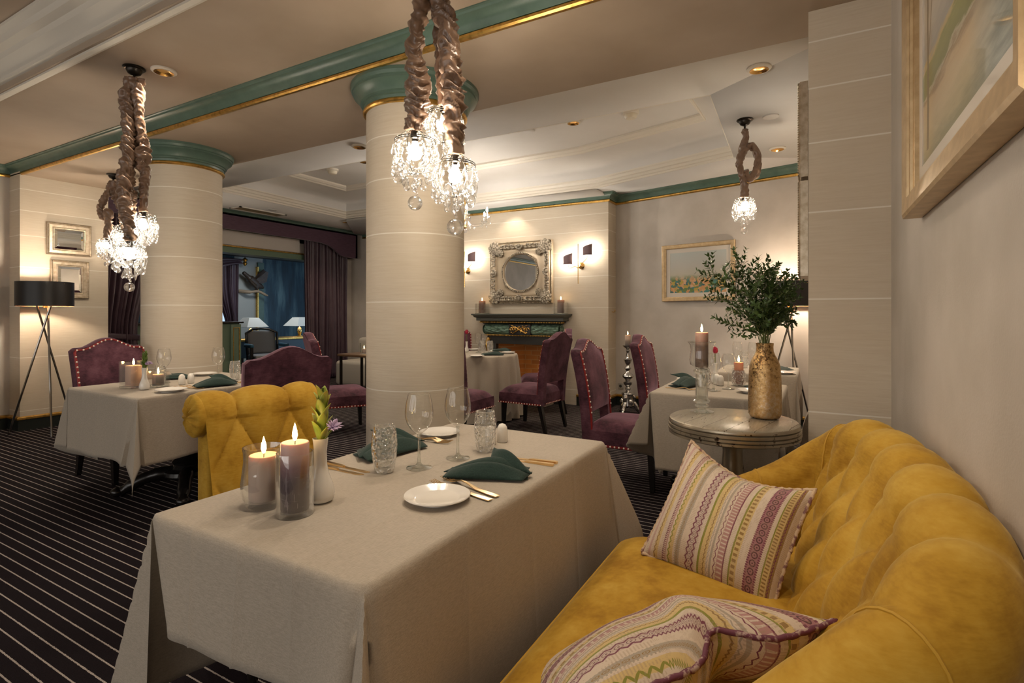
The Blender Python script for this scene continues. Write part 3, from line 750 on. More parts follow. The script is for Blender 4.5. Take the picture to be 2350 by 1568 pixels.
def loveseat(label, mat, btn, group=None):
    t = thing('loveseat', label, 'sofa', (0, 0, 0), 0, group)
    #         x     y     z    inset tuft
    ridge = [(-.50, .64, .54, .10, 0), (-.34, .70, .59, .11, 0), (-.16, .76, .67, .12, 0), (-.01, .82, .77, .13, .15), (.12, .92, .845, .19, .7), (.205, 1.09, .885, .27, 1), (.228, 1.35, .895, .32, 1), (.225, 1.62, .895, .33, 1),
             (.205, 1.9, .888, .30, 1), (.165, 2.12, .88, .23, 1), (.10, 2.26, .85, .15, .7), (.0, 2.31, .775, .13, .15), (-.13, 2.27, .68, .12, 0), (-.30, 2.21, .60, .11, 0), (-.46, 2.16, .54, .10, 0)]
    m, bt, secs = shell(ridge, .40, .2, .084, .228, .135, .040)
    m.mi = 1
    for p in bt: m.sph((p[0]+.010, p[1], p[2]-.004), (.010, .010, .010), 8, 5)
    m.build('backrest', [mat, btn], t, angle=85)
    # seat cushion with rounded front corners
    def outline(k, n=72):
        return None
    P = []
    def rc(cx, cy, r, a0, a1, n=8): return [(cx+r*cos(radians(a0+(a1-a0)*i/n)), cy+r*sin(radians(a0+(a1-a0)*i/n))) for i in range(n+1)]
    out = rc(-.50, .86, .10, 180, 270)+rc(.02, .90, .12, 270, 360)+rc(.02, 2.0, .12, 0, 90)+rc(-.50, 1.82, .10, 90, 180)
    n = len(out); ctr = (-.24, 1.42); m = MB(); lay = []
    for f, z in ((.985, .34), (1.0, .352), (1.0, .425), (.985, .442), (.94, .456), (.82, .472), (.6, .485), (.3, .492)):
        lay.append([(ctr[0]+(x-ctr[0])*f, ctr[1]+(y-ctr[1])*f, z) for x, y in out])
    m.add([p for l in lay for p in l]+[(*ctr, .494)], [(k*n+i, k*n+(i+1) % n, (k+1)*n+(i+1) % n, (k+1)*n+i) for k in range(len(lay)-1) for i in range(n)]+[((len(lay)-1)*n+i, (len(lay)-1)*n+(i+1) % n, len(lay)*n) for i in range(n)])
    sc = m.build('seat_cushion', mat, t, angle=70)
    pp = MB(); lp = [(ctr[0]+(x-ctr[0])*.994, ctr[1]+(y-ctr[1])*.994, .434) for x, y in out]; pp.tube(lp+[lp[0]], .006, 6); pp.build('piping', btn, sc)
    fr = MB(); o2 = [(ctr[0]+(x-ctr[0])*.97, ctr[1]+(y-ctr[1])*.97) for x, y in out]; fr.prism(o2, .12, .342); fr.build('base_frame', mat, t, angle=40)
    for x in (-.48, .14):
        for y in (.86, 1.98): MB().lathe([(0, 0), (.018, 0), (.028, .10), (.03, .13), (0, .13)], 12, (x, y, 0)).build('leg', BLACKW, t)
    # seam piping around the arm end
    for s in (secs[0], secs[-1]):
        q = MB(); q.tube(s[18:36], .005, 6); q.build('arm_piping', btn, t)
    for k_ in (16, 38, len(secs)-39, len(secs)-17):
        q = MB(); q.tube(secs[k_][3:36], .0035, 6); q.build('arm_seam', btn, t)
    return t
SOFA = loveseat('mustard velvet buttoned loveseat against the wall beside the near table', YEL, BTN)
TAUPE = velvet_mat('taupe_velvet', (.30, .25, .21), (.38, .33, .28), (.46, .40, .35), (1, .95, .9), .3)
t = thing('banquette', 'pale taupe wall bench glimpsed between the stone pilaster and the silver side table', 'bench', (0, 0, 0))
MB().rbox((-.03, 3.95, .28), (.32, 5.6, .46), .04, 4).build('seat', TAUPE, t)
MB().rbox((.20, 3.95, .40), (.335, 5.6, .92), .05, 4).build('backrest', TAUPE, t)
m = MB(); ap = crom([(-.085, .10, 0), (-.09, .30, 0), (-.075, .50, 0), (-.03, .64, 0), (.06, .74, 0), (.20, .80, 0), (.33, .82, 0)], 5); ap = [(p.x, p.y) for p in ap]+[(.33, .10)]
n = len(ap); m.add([(x, y, z) for y in (3.80, 3.94) for x, z in ap], [tuple(range(n)), tuple(range(2*n-1, n-1, -1))]+[(i, (i+1) % n, n+(i+1) % n, n+i) for i in range(n)]); m.build('armrest', TAUPE, t)
for x in (-.02, .28):
    for y in (3.86, 5.5): MB().box((x-.02, y-.02, 0), (x+.02, y+.02, .30)).build('leg', BLACKW, t)

# ---------------------------------------------------------------- mustard chair with scroll back
t = thing('tufted_chair', 'mustard velvet chair with buttoned scroll back behind the candles', 'chair', (-1.90, 1.365, .012), radians(-11))
def tb(u, v):
    """inner face from the seat up over the scroll"""
    y = (2*u-1)*(.197+.025*min(1, v*1.3))
    if v < .62: k = v/.62; z = .42+.43*k; x = .045-.05*k+.0*k
    else:
        a = (v-.62)/.38*radians(285); R = .078; cxx, cz = -.083, .85; x = cxx+R*cos(a); z = cz+R*sin(a)
        y *= 1+.06*sin(min(1, (v-.62)/.2)*pi/2)
    ds, dt = .21, .21; a_ = (y+.1)/ds; b_ = (.60-v)*.70/dt*1.0
    if b_ >= 0: cell = (abs(sin(pi*(a_-b_/2)))*abs(sin(pi*(a_+b_/2))))**.4
    else: cell = abs(sin(pi*a_))**.45*1.0
    fd = (1-abs(2*u-1)**8)*(1 if v < .85 else max(0, 1-(v-.85)/.12))
    dsp = .034*(cell-.55)*fd
    if v < .62: x += dsp
    else: a = (v-.62)/.38*radians(285); x += dsp*cos(a); z += dsp*sin(a)
    return (x, y, z)
bk = MB(); bk.grid(tb, 84, 110); bk.mi = 1
for s in (-1, 1):                               # pleated scroll ends
    m = MB()
    def fan(u, v):
        a = u*2*pi
        if v > .78: q = (v-.78)/.22; return (-.083+.0805*cos(a), s*(.236-.05*q), .85+.0805*sin(a))
        v = v/.78; R = .0805*v; pl = .006*sin(12*a)*v*(1-v)*3; yy = s*(.236+.018*(1-v**3)+pl); return (-.083+R*cos(a), yy, .85+R*sin(a))
    m.grid(fan, 60, 14, cu=True); m.build('scroll_end', YEL, t, angle=60)
m = MB(); m.rbox((-.13, -.205, .30), (-.02, .205, .83), .02); m.build('back_panel', YEL, t)
m = MB(); m.rbox((.0, -.20, .29), (.34, .20, .445), .035, 4); m.build('seat', YEL, t)
for r in range(4):
    for k in range(-2, 3):
        y = (k+.5*(r % 2))*.21-.1
        if abs(y) < .2:
            v = .60-r*.21/.70
            if v > .02: p = tb((y/(.197+.025*min(1, v*1.3))+1)/2, v); bk.sph((p[0]-.004, p[1], p[2]), .0085, 8, 5)
bk.build('backrest', [YEL, BTN], t, angle=85)
for x in (-.06, .30):
    for y in (-.18, .18): MB().lathe([(0, 0), (.016, 0), (.024, .28), (.026, .31), (0, .31)], 10, (x, y, 0)).build('leg', BLACKW, t)

# ---------------------------------------------------------------- round silver-leaf side table
k = NT('distressed_silver_leaf'); f = k.noise(k.coord(), 26, 6, .7); g = k.noise(k.coord(scale=(1, 1, .4)), 7, 4)
k.base(k.mix(k.math('GREATER_THAN', k.math('ADD', f, k.math('MULTIPLY', g, .5)), .86), k.ramp(g, [(.3, (.34, .29, .21)), (.7, (.52, .46, .36))]), (.06, .035, .02)))
k.p(Roughness=.3, Metallic=.75); k.bump(f, .2, .003); DSL = k.m
k = NT('distressed_silver_planks'); f = k.noise(k.coord(scale=(14, 1.5, 1)), 5, 6, .7); sp = k.n('SeparateXYZ'); k.set(sp.inputs[0], k.coord(rot=(0, 0, radians(12))))
seam = k.math('LESS_THAN', k.math('FRACT', k.math('ADD', k.math('DIVIDE', sp.outputs[0], .105), .3)), .018)
c = k.mix(k.math('GREATER_THAN', f, .655), k.ramp(f, [(.3, (.40, .35, .27)), (.65, (.54, .49, .40))]), (.10, .06, .03)); k.base(k.mix(seam, c, (.04, .025, .015)))
k.p(Roughness=.27, Metallic=.45); k.bump(k.math('SUBTRACT', f, seam), .2, .003); DSP = k.m
SX, SY, SZ = -.362, 2.875, .72
t = thing('side_table', 'round distressed silver pedestal table at the end of the sofa', 'side table', (SX, SY, 0)); R = .305
MB().lathe([(0, SZ), (R-.012, SZ), (R-.004, SZ-.005)], 64).build('tabletop', DSP, t)
MB().lathe([(R-.004, SZ-.004), (R, SZ-.012), (R, SZ-.020), (R-.007, SZ-.023), (R+.003, SZ-.027), (R+.003, SZ-.039), (R-.005, SZ-.042), (R+.004, SZ-.046), (R+.004, SZ-.056), (R-.006, SZ-.059), (R+.001, SZ-.063), (R+.001, SZ-.074), (R-.02, SZ-.082), (0, SZ-.082)], 64).build('reeded_apron', DSL, t)
MB().lathe([(0, SZ-.08), (.06, SZ-.082), (.075, SZ-.09), (.06, SZ-.10), (.064, SZ-.11), (.07, SZ-.118), (.064, SZ-.126), (.05, SZ-.135), (.046, SZ-.16), (.05, SZ-.22), (.066, SZ-.33), (.072, SZ-.40), (.06, SZ-.47), (.045, SZ-.50), (.06, SZ-.52), (.05, SZ-.55), (.07, SZ-.60), (.09, SZ-.63), (0, SZ-.63)], 32).build('pedestal', DSL, t)
for a in (30, 150, 270):
    c, s = cos(radians(a)), sin(radians(a)); MB().tube(crom([(.05*c, .05*s, .10), (.13*c, .13*s, .085), (.2*c, .2*s, .045), (.235*c, .235*s, .022)], 4), [.036]*5+[.03]*5+[.022]*3, 10).build('foot', DSL, t)
# ================================================================== FIXTURES
from mathutils import noise as mnoise
CR, CF = Vector((cos(YAW), sin(YAW), 0)), Vector((-sin(YAW), cos(YAW), 0))      # room directions of the lamp clusters
def sleeve(path, r0, seed, n=40, rough=.62):
    """gathered silk sleeve"""
    pts = []; q = crom(path, 14)
    acc = 0; pts = [q[0]]
    for a, b in zip(q, q[1:]):
        L = (b-a).length; k = max(1, int(L/.0052))
        for i in range(1, k+1): pts.append(a.lerp(b, i/k))
    rad = []
    for i, p in enumerate(pts):
        g = mnoise.noise(Vector((i*.0146, seed*3.1, 0)))            # long swells
        gath = .5+.5*mnoise.noise(Vector((i*.062, seed*7.7, 2)))      # gathers
        rad.append(r0*(1.02+.45*g)*(1-.30*gath))
    def rm(i, a):
        sl = .8*sin(a+seed)+.45*sin(2*a+seed*2+i*.01)                 # gathers run obliquely round the tube
        v = Vector((cos(a)*.5, sin(a)*.5, (i*.155+.55*sl)+seed*5)); v2 = Vector((cos(a)*.8, sin(a)*.8, (i*.36+1.2*sl)+seed*9))
        f = (1-2.3*abs(mnoise.noise(v)))+.45*(1-2.4*abs(mnoise.noise(v2)))+.22*mnoise.noise(Vector((cos(a)*2.2, sin(a)*2.2, i*.03)))
        q = .5+1.0*max(0, mnoise.noise(Vector((i*.026, seed*2.3, 7)))+.25)    # smoother, puffed stretches in between
        return 1+rough*q*(f-.72)
    m = MB(); m.tube([p+Vector((mnoise.noise(Vector((i*.05, seed, 1)))*.006, mnoise.noise(Vector((i*.05, seed, 4)))*.006, 0)) for i, p in enumerate(pts)], rad, n, True, rm)
    return m
def pear(L, r, n=10): return MB().lathe([(0, 0), (r*.14, -L*.04), (r*.2, -L*.18), (r*.45, -L*.38), (r*.86, -L*.60), (r, -L*.75), (r*.8, -L*.90), (r*.4, -L*.98), (0, -L)], n)
_pm = {}
def crystal(kind, parent, loc, rz=0, tilt=0, s=1):
    if kind not in _pm:
        m = {'pear': lambda: pear(.050, .0125), 'disc': lambda: MB().sph((0, 0, -.021), (.021, .013, .021), 14, 9), 'ball': lambda: MB().sph((0, 0, -.031), .031, 24, 14), 'bead': lambda: MB().sph((0, 0, 0), .009, 10, 6), 'spear': lambda: MB().lathe([(0, 0), (.006, -.01), (.011, -.03), (.005, -.055), (0, -.064)], 6)}[kind]()
        o = m.build('crystal_drop', CRYSTAL, parent, angle=35 if kind == 'spear' else 180); _pm[kind] = o.data
    else: o = bpy.data.objects.new('crystal_drop', _pm[kind]); C.objects.link(o); o.parent = parent
    o.location = loc; o.rotation_euler = (0, tilt, rz); o.scale = (s, s, s); return o
def globe(parent, c, r=.085, seed=1, ball=0, big=True):
    """wire cage hung with crystal drops round a lamp; c = centre"""
    rnd = random.Random(seed); c = Vector(c); m = MB()
    zr = r*.55; H = r*1.15
    for z, q in ((zr, .98), (zr-.008, .985)): m.tube([(c.x+r*q*cos(2*pi*i/28), c.y+r*q*sin(2*pi*i/28), c.z+z) for i in range(29)], .0017, 5, False)
    for k in range(7):
        a = 2*pi*k/7+seed; P = []
        for i in range(17):
            t = i/16; ph = pi*t; rr = r*(sin(ph)**.75)*(1-.25*t); P.append((c.x+rr*cos(a), c.y+rr*sin(a), c.z+r*1.0*cos(ph)*(1 if t < .5 else 1.05)))
        m.tube(P, .0014, 4, False)
    m.mi = 1; g = m
    for k in range(9):
        a = 2*pi*k/9+seed*.7
        for i in range(9):
            t = i/8; ph = .28*pi+.62*pi*t; a2 = a+.5*t*(1 if k % 2 else -1); rr = r*1.0*(sin(ph)**.7); g.sph((c.x+rr*cos(a2), c.y+rr*sin(a2), c.z+r*cos(ph)), rnd.uniform(.006, .0095), 7, 5)
    cage = m.build('wire_cage', [BRONZE, CRYSTAL], parent, angle=180)
    MB().lathe([(0, .0), (.018, .0), (.02, -.03), (.014, -.034), (.014, -.045), (0, -.045)], 12, (c.x, c.y, c.z+r*1.0)).build('lamp_socket', BRONZE, cage)
    b = MB(); b.lathe([(0, .035), (.012, .03), (.016, .015), (.026, -.005), (.028, -.02), (.022, -.036), (.010, -.043), (0, -.045)], 14, (c.x, c.y, c.z+.01)); b.build('bulb', BULB, cage)
    def put(kind, a, rr, z, s): crystal(kind, cage, (c.x+rr*cos(a), c.y+rr*sin(a), c.z+z), a, 0, s)
    for k in range(11): put('pear', 2*pi*(k+.3*rnd.random())/11, r*1.04, zr-.02-rnd.random()*.015, rnd.uniform(.8, 1.1))
    for k in range(8): put(rnd.choice(['pear', 'disc', 'spear']), 2*pi*(k+.4+.3*rnd.random())/8, r*1.02, -.005-rnd.random()*.02, rnd.uniform(.85, 1.15))
    for k in range(9): put(rnd.choice(['pear', 'disc']), 2*pi*(k+.3*rnd.random())/9, r*.95, -r*.50-rnd.random()*.02, rnd.uniform(.85, 1.2))
    for k in range(7): put('disc', 2*pi*(k+.3*rnd.random())/7, r*.80, -r*.92-rnd.random()*.015, rnd.uniform(.85, 1.15))
    for k in range(4): put(rnd.choice(['pear', 'spear']), 2*pi*(k+.5)/4, r*.40, -r*1.25, rnd.uniform(.9, 1.15))
    if ball:
        put('disc', 0, .0, -r*1.35, .9); put('bead', 0, 0, -r*1.35-.045, 1); put('bead', .5, .006, -r*1.35-.058, .8); put('ball', 0, 0, -r*1.35-.066, ball)
    return cage
def pendant(label, loc, zc, sleeves, globes, canopy=True):
    t = thing('pendant_lamp', label, 'hanging lamp', (loc[0], loc[1], zc), 0, 'crystal lamps in gathered silk sleeves')
    MB().lathe([(0, 0), (.062, 0), (.064, -.006), (.058, -.012), (.046, -.014), (.044, -.025), (.034, -.042), (.018, -.050), (.008, -.052), (.008, -.085), (0, -.085)], 28).build('ceiling_rose', BRONZE, t)
    for i, (path, r) in enumerate(sleeves): sleeve([Vector(p) for p in path], r, i+1+len(label)).build('silk_sleeve', TAFFETA, t, angle=180)
    for i, (c, r, ball) in enumerate(globes): globe(t, c, r, i+1+len(label) % 5, ball)
    return t
def L(lat, fwd, z): v = CR*lat+CF*fwd; return (v.x, v.y, z)
zc = Z1
P0 = Vector((-1.425, 1.825, 0))
g1, g2, g3 = L(-.068, -.04, 1.925-zc), L(.098, -.02, 1.832-zc), L(.035, .12, 2.10-zc)
pendant('large crystal lamp cluster in bronze silk hanging before the nearer column', P0, zc,
        [([L(-.02, 0, -.07), L(-.045, -.01, -.25), L(-.07, -.03, -.45), L(-.06, -.03, -.62), (g1[0], g1[1], g1[2]+.085)], .040),
         ([L(.02, 0, -.07), L(.045, 0, -.25), L(.075, -.02, -.45), L(.09, -.01, -.65), L(.095, -.02, -.76), (g2[0], g2[1], g2[2]+.085)], .047),
         ([L(.0, .03, -.07), L(.02, .07, -.3), L(.03, .10, -.5), (g3[0], g3[1], g3[2]+.08)], .036)],
        [(g1, .087, 1.0), (g2, .087, 1.15), (g3, .08, 0)])
P1 = Vector((-3.80, 1.79, 0))
h1, h2, h3 = L(.022, .05, 1.826-zc), L(-.035, .0, 1.745-zc), L(.005, -.05, 1.62-zc)
pendant('crystal lamp cluster in bronze silk hanging over the left table', P1, zc,
        [([L(-.015, 0, -.07), L(-.03, -.01, -.2), L(-.02, -.03, -.5), L(-.03, -.05, -.8), (h3[0], h3[1], h3[2]+.08)], .040),
         ([L(.02, 0, -.07), L(.03, 0, -.3), L(.04, .03, -.6), (h1[0], h1[1], h1[2]+.08)], .040),
         ([L(0, .02, -.07), L(-.01, .03, -.4), L(-.03, .0, -.7), (h2[0], h2[1], h2[2]+.08)], .040)],
        [(h1, .078, 0), (h2, .080, 0), (h3, .084, .95)])
P2 = Vector((-6.45, 2.84, 0)); zs = Z0
k1, k2 = L(-.035, -.05, 1.955-zs), L(.065, .06, 2.06-zs)
pendant('smaller crystal lamp with knotted silk sleeves hanging before the mirrors and stone wall', P2, zs,
        [([L(-.01, 0, -.07), L(-.05, 0, -.2), L(-.12, -.02, -.34), L(-.09, -.03, -.46), L(-.03, -.03, -.40), L(-.02, -.04, -.52), (k1[0], k1[1], k1[2]+.07)], .034),
         ([L(.015, 0, -.07), L(.02, .01, -.25), L(.07, .02, -.36), L(.08, .03, -.45), (k2[0], k2[1], k2[2]+.07)], .036)],
        [(k1, .078, .8), (k2, .07, 0)])
P3 = Vector((-.50, 4.72, 0))
c3 = L(-.005, 0, 2.115-Z1)
pendant('single crystal lamp with looped silk sleeve hanging before the painting wall', P3, Z1,
        [([L(.0, 0, -.08), L(.0, 0, -.16), L(-.015, .01, -.26), L(.06, .03, -.20), L(.12, .03, -.30), L(.10, .02, -.42), L(.03, .0, -.48), L(-.01, -.02, -.42)], .034),
         ([L(-.01, -.01, -.24), L(-.045, -.02, -.32), L(-.05, -.02, -.40), L(-.02, -.01, -.48), L(-.005, -.01, -.54), (c3[0], c3[1], c3[2]+.07)], .036)],
        [(c3, .078, .9)])

# small crystal chandelier over the round table
t = thing('chandelier', 'small crystal candle chandelier seen just right of the nearer column', 'chandelier', (-3.76, 5.45, 0))
MB().lathe([(0, Z1+.262), (.05, Z1+.262), (.04, Z1+.24), (.006, Z1+.235), (.006, 2.62), (.03, 2.60), (.02, 2.5), (.035, 2.42), (.02, 2.34), (.03, 2.30), (0, 2.28)], 16).build('stem', BRASS, t)
for k in range(6):
    a = 2*pi*k/6+.15; c, s = cos(a), sin(a); R = .30
    ar = MB().tube(crom([(.02*c, .02*s, 2.40), (.10*c, .10*s, 2.33), (.22*c, .22*s, 2.335), (R*c, R*s, 2.385)], 5), .007, 6).build('arm', CRYSTAL, t)
    MB().lathe([(.006, 2.39), (.04, 2.40), (.045, 2.41), (.01, 2.40), (.011, 2.41), (.011, 2.47), (0, 2.47)], 14, (R*c, R*s, 0)).build('candle_cup', CRYSTAL, ar)
    MB().lathe([(0, 2.47), (.009, 2.475), (.012, 2.49), (.007, 2.515), (0, 2.53)], 10, (R*c, R*s, 0)).build('candle_bulb', emis('chandelier_bulb', (1, .90, .78), 560), ar)
    for q in range(4):
        b = 2*pi*q/4+a; crystal('spear', ar, (R*c+.04*cos(b), R*s+.04*sin(b), 2.395), b, 0, 1.2)
    crystal('pear', t, (.12*cos(a+.5), .12*sin(a+.5), 2.33), 0, 0, 1.2)
crystal('ball', t, (0, 0, 2.29), 0, 0, 1)

# ---------------------------------------------------------------- tripod floor lamps
SHADE_OUT = pm('black_satin_shade', (.008, .006, .006), .42); SHADE_IN = pm('copper_shade_lining', (.75, .38, .18), .35, .6)
def tripod(label, loc, rz):
    t = thing('floor_lamp', label, 'floor lamp', loc, rz, 'black drum tripod lamps'); z0, z1, R = 1.315, 1.565, .235
    m = MB(); m.lathe([(R, z0), (R, z1)], 56); sh = m.build('lamp_shade', SHADE_OUT, t)
    m = MB(); m.lathe([(R-.004, z0), (R-.004, z1)], 56); m.lathe([(R-.004, z0), (R, z0)], 56); m.lathe([(R-.004, z1), (R, z1)], 56); m.build('shade_lining', SHADE_IN, sh)
    m = MB()
    for k in range(3): a = 2*pi*k/3; m.tube([(0, 0, z1-.05), (R*cos(a), R*sin(a), z1-.02)], .003, 6)
    m.build('spider', BRASS, t)
    MB().lathe([(0, 1.30), (.018, 1.30), (.018, 1.40), (0, 1.40)], 12).build('lamp_holder', BRASS, t)
    MB().sph((0, 0, 1.44), (.034, .034, .045), 16, 10).build('bulb', emis('lamp_bulb', (1, .84, .64), 420), t)
    for k in range(3):
        a = radians(90+120*k); c, s = cos(a), sin(a); b = a+radians(155)
        MB().tube([(.30*c, .30*s, .012), (.075*cos(b), .075*sin(b), 1.36)], .0095, 8).build('leg', CHROME, t)
    return t
tripod('black drum tripod lamp before the two small mirrors on the stone wall', (-6.92, 2.43, 0), radians(20))
tripod('black drum tripod lamp in the far corner behind the gold vase of greenery', (-.235, 6.14, 0), radians(75))

# ---------------------------------------------------------------- frames, mirrors, pictures
def frame_mesh(w, h, prof):
    """mitred frame in local XZ, front towards -Y; prof = [(inset from outer edge, depth towards viewer)]"""
    m = MB(); P = []
    for i, d in prof:
        a, b = w/2-i, h/2-i; P += [(-a, -d, -b), (a, -d, -b), (a, -d, b), (-a, -d, b)]
    n = len(prof); m.add(P, [(4*k+i, 4*k+(i+1) % 4, 4*k+4+(i+1) % 4, 4*k+4+i) for k in range(n-1) for i in range(4)]); return m
def pane(w, h, y): return MB().add([(-w/2, -y, -h/2), (w/2, -y, -h/2), (w/2, -y, h/2), (-w/2, -y, h/2)], [(0, 1, 2, 3)], [(0, 0), (1, 0), (1, 1), (0, 1)])
def wall_mirror(label, loc, rz, w, h, dp=.035):
    t = thing('wall_mirror', label, 'mirror', loc, rz, 'small silver framed wall mirrors')
    fm = frame_mesh(w, h, [(0, 0), (0, dp*.8), (.008, dp), (.016, dp*.9), (.022, dp*.62), (.05, dp*.55), (.058, dp*.75), (.066, dp*.7), (.070, dp*.3)])
    bd = fm; bd.mi = 0
    for s in (-1, 1):
        for i in range(int(w/.012)): bd.sph((-w/2+.008+i*(w-.016)/int(w/.012-1), -dp, s*(h/2-.008)), .0052, 6, 4)
        for i in range(int(h/.012)): bd.sph((s*(w/2-.008), -dp, -h/2+.008+i*(h-.016)/int(h/.012-1)), .0052, 6, 4)
    bd.build('frame', SILVERLEAF, t, angle=25)
    frame_mesh(w-.136, h-.136, [(0, dp*.3), (.028, dp*.42)]).build('bevelled_border', MIRROR, t, flat=True)
    pane(w-.19, h-.19, dp*.42).build('mirror_pane', MIRROR, t)
    return t
wall_mirror('small silver framed mirror above the other beside the floor lamp', (-7.298, 2.775, 2.066), pi/2, .41, .355)
wall_mirror('small silver framed mirror partly behind the black lamp shade', (-7.298, 2.78, 1.62), pi/2, .355, .425)
wall_mirror('upper silver framed mirror seen edge-on beside the stone pilaster', (-.032, 3.26, 2.165), -pi/2, .45, .475, .042)
wall_mirror('lower silver framed mirror seen edge-on beside the stone pilaster', (-.032, 3.26, 1.67), -pi/2, .45, .475, .042)

# art: landscape in watercolours on the far wall, and a large loose landscape above the sofa
def art_small():
    k = NT('landscape_watercolour'); sp = k.n('SeparateXYZ'); uv = k.n('TexCoord').outputs['UV']; k.set(sp.inputs[0], uv); u, v = sp.outputs[0], sp.outputs[1]
    nz = k.noise(uv, 6, 5); vv = k.math('ADD', v, k.math('MULTIPLY', k.math('SUBTRACT', nz, .5), .16))
    sky = k.ramp(vv, [(.36, (.42, .40, .28)), (.48, (.50, .48, .40)), (.66, (.50, .49, .45)), (1.0, (.46, .50, .48))])
    vo = k.n('TexVoronoi'); vo.inputs['Scale'].default_value = 1; mp = k.n('Mapping'); mp.inputs['Scale'].default_value = (24, 17, 1); k.set(mp.inputs[0], k.mix(.12, uv, k.n('TexNoise', i_Scale=9.0, i_Vector=uv).outputs[1])); k.set(vo.inputs['Vector'], mp.outputs[0])
    sc = k.n('SeparateColor'); k.set(sc.inputs[0], vo.outputs['Color'])
    blob = k.ramp(sc.outputs[0], [(0, (.08, .16, .10)), (.16, (.55, .28, .10)), (.30, (.05, .20, .18)), (.44, (.60, .34, .16)), (.58, (.12, .20, .05)), (.70, (.45, .33, .06)), (.80, (.62, .38, .22)), (.9, (.04, .12, .13))], 'CONSTANT')
    msk = k.ramp(vv, [(.0, (1, 1, 1)), (.30, (1, 1, 1)), (.44, (0, 0, 0))])
    k.base(k.mix(msk, sky, blob)); k.p(Roughness=.35, Coat_Weight=.6, Coat_Roughness=.03); return k.m
def art_big():
    k = NT('loose_landscape_painting'); sp = k.n('SeparateXYZ'); uv = k.n('TexCoord').outputs['UV']; k.set(sp.inputs[0], uv); u, v = sp.outputs[0], sp.outputs[1]
    mp = k.n('Mapping'); mp.inputs['Scale'].default_value = (1.6, 9, 1); mp.inputs['Rotation'].default_value = (0, 0, radians(4)); k.set(mp.inputs[0], uv); st = k.noise(mp.outputs[0], 3, 6, .6)
    t = k.math('ADD', k.math('SUBTRACT', v, k.math('MULTIPLY', u, .03)), k.math('MULTIPLY', k.math('SUBTRACT', st, .5), .13))
    c = k.ramp(t, [(.0, (.20, .20, .11)), (.06, (.40, .34, .20)), (.13, (.52, .42, .27)), (.19, (.50, .37, .22)), (.225, (.24, .16, .08)), (.24, (.45, .40, .30)), (.25, (.13, .15, .03)), (.33, (.20, .22, .05)), (.35, (.50, .36, .14)), (.37, (.28, .29, .29)), (.43, (.40, .37, .33)), (.50, (.50, .455, .39)), (1.0, (.52, .48, .41))])
    c = k.mix(k.math('MULTIPLY', k.ramp(u, [(.60, (0, 0, 0)), (.85, (1, 1, 1))]), k.math('LESS_THAN', t, .23)), c, k.ramp(st, [(.35, (.15, .19, .17)), (.65, (.36, .39, .36))]))
    trunk = k.math('LESS_THAN', k.math('ABSOLUTE', k.math('SUBTRACT', u, k.math('ADD', .085, k.math('MULTIPLY', k.math('SUBTRACT', k.noise(uv, 4, 2), .5), .05)))), k.math('SUBTRACT', .020, k.math('MULTIPLY', v, .017)))
    br = k.math('LESS_THAN', k.math('ABSOLUTE', k.math('SUBTRACT', k.math('SUBTRACT', u, .085), k.math('MULTIPLY', k.math('SUBTRACT', v, .34), .32))), .005)
    br = k.math('MULTIPLY', br, k.math('GREATER_THAN', v, .34)); k.base(k.mix(k.math('MULTIPLY', k.math('MAXIMUM', trunk, br), k.math('GREATER_THAN', v, .04)), c, (.12, .09, .05)))
    k.p(Roughness=.35, Coat_Weight=.7, Coat_Roughness=.02); return k.m
PASSE = pm('cream_mount_board', (.62, .565, .49), .6, coat=.6)
def picture(label, loc, rz, w, h, fw, dp, mount, art, fmat):
    t = thing('framed_picture', label, 'picture', loc, rz)
    frame_mesh(w, h, [(0, 0), (0, dp), (fw*.12, dp*1.08), (fw*.7, dp*.95), (fw*.72, dp*.82), (fw*.86, dp*.80), (fw*.88, dp*.66), (fw, dp*.6), (fw, dp*.35)]).build('frame', fmat, t, angle=20)
    frame_mesh(w-2*fw, h-2*fw, [(0, dp*.36), (mount, dp*.36), (mount, dp*.30)]).build('mount', PASSE, t, flat=True)
    pane(w-2*fw-2*mount, h-2*fw-2*mount, dp*.30).build('painting', art, t)
    return t
pc = da+RWD*1.195
picture('landscape watercolour in a champagne frame on the far right wall', (pc.x+RWN.x*.002, pc.y+RWN.y*.002, 1.74), RWA, .91, .70, .052, .035, .05, art_small(), FRAMEGOLD)
picture('large loose landscape in a broad gold frame above the sofa', (.298, 1.565, 2.09), -pi/2, 1.17, 1.07, .085, .05, .05, art_big(), FRAMEGOLD)

# ---------------------------------------------------------------- fireplace
BLK = pm('black_slate_paint', (.022, .022, .020), .45); CARVED = NT('carved_green_leaves')
f = CARVED.n('TexVoronoi'); f.inputs['Scale'].default_value = 1; f.feature = 'F1'; CARVED.set(f.inputs['Vector'], CARVED.coord(scale=(17, 20, 38)))
CARVED.base(CARVED.ramp(f.outputs[0], [(.1, (.22, .36, .27)), (.8, (.10, .18, .13))])); CARVED.p(Roughness=.5); CARVED.bump(f.outputs[0], 1, .03); CARVED = CARVED.m
SLATE = pm('grey_green_mantel', (.085, .09, .075), .4)
t = thing('fireplace', 'black and green fireplace surround with gilt emblem', 'fireplace', (-3.615, FY, 0))
hw = .745; m = MB()
def ledge(m, prof):                               # profile (overhang, z): front and both returns
    P = []
    for u, z in prof: P += [(-hw+.16-u, -.0, z), (-hw+.16-u, -.08-u, z), (hw-.16+u, -.08-u, z), (hw-.16+u, 0, z)]
    n = len(prof); m.add(P, [(4*k+i, 4*k+i+1, 4*k+5+i, 4*k+4+i) for k in range(n-1) for i in range(3)]+[(4*n-4, 4*n-3, 4*n-2, 4*n-1), (3, 2, 1, 0)])
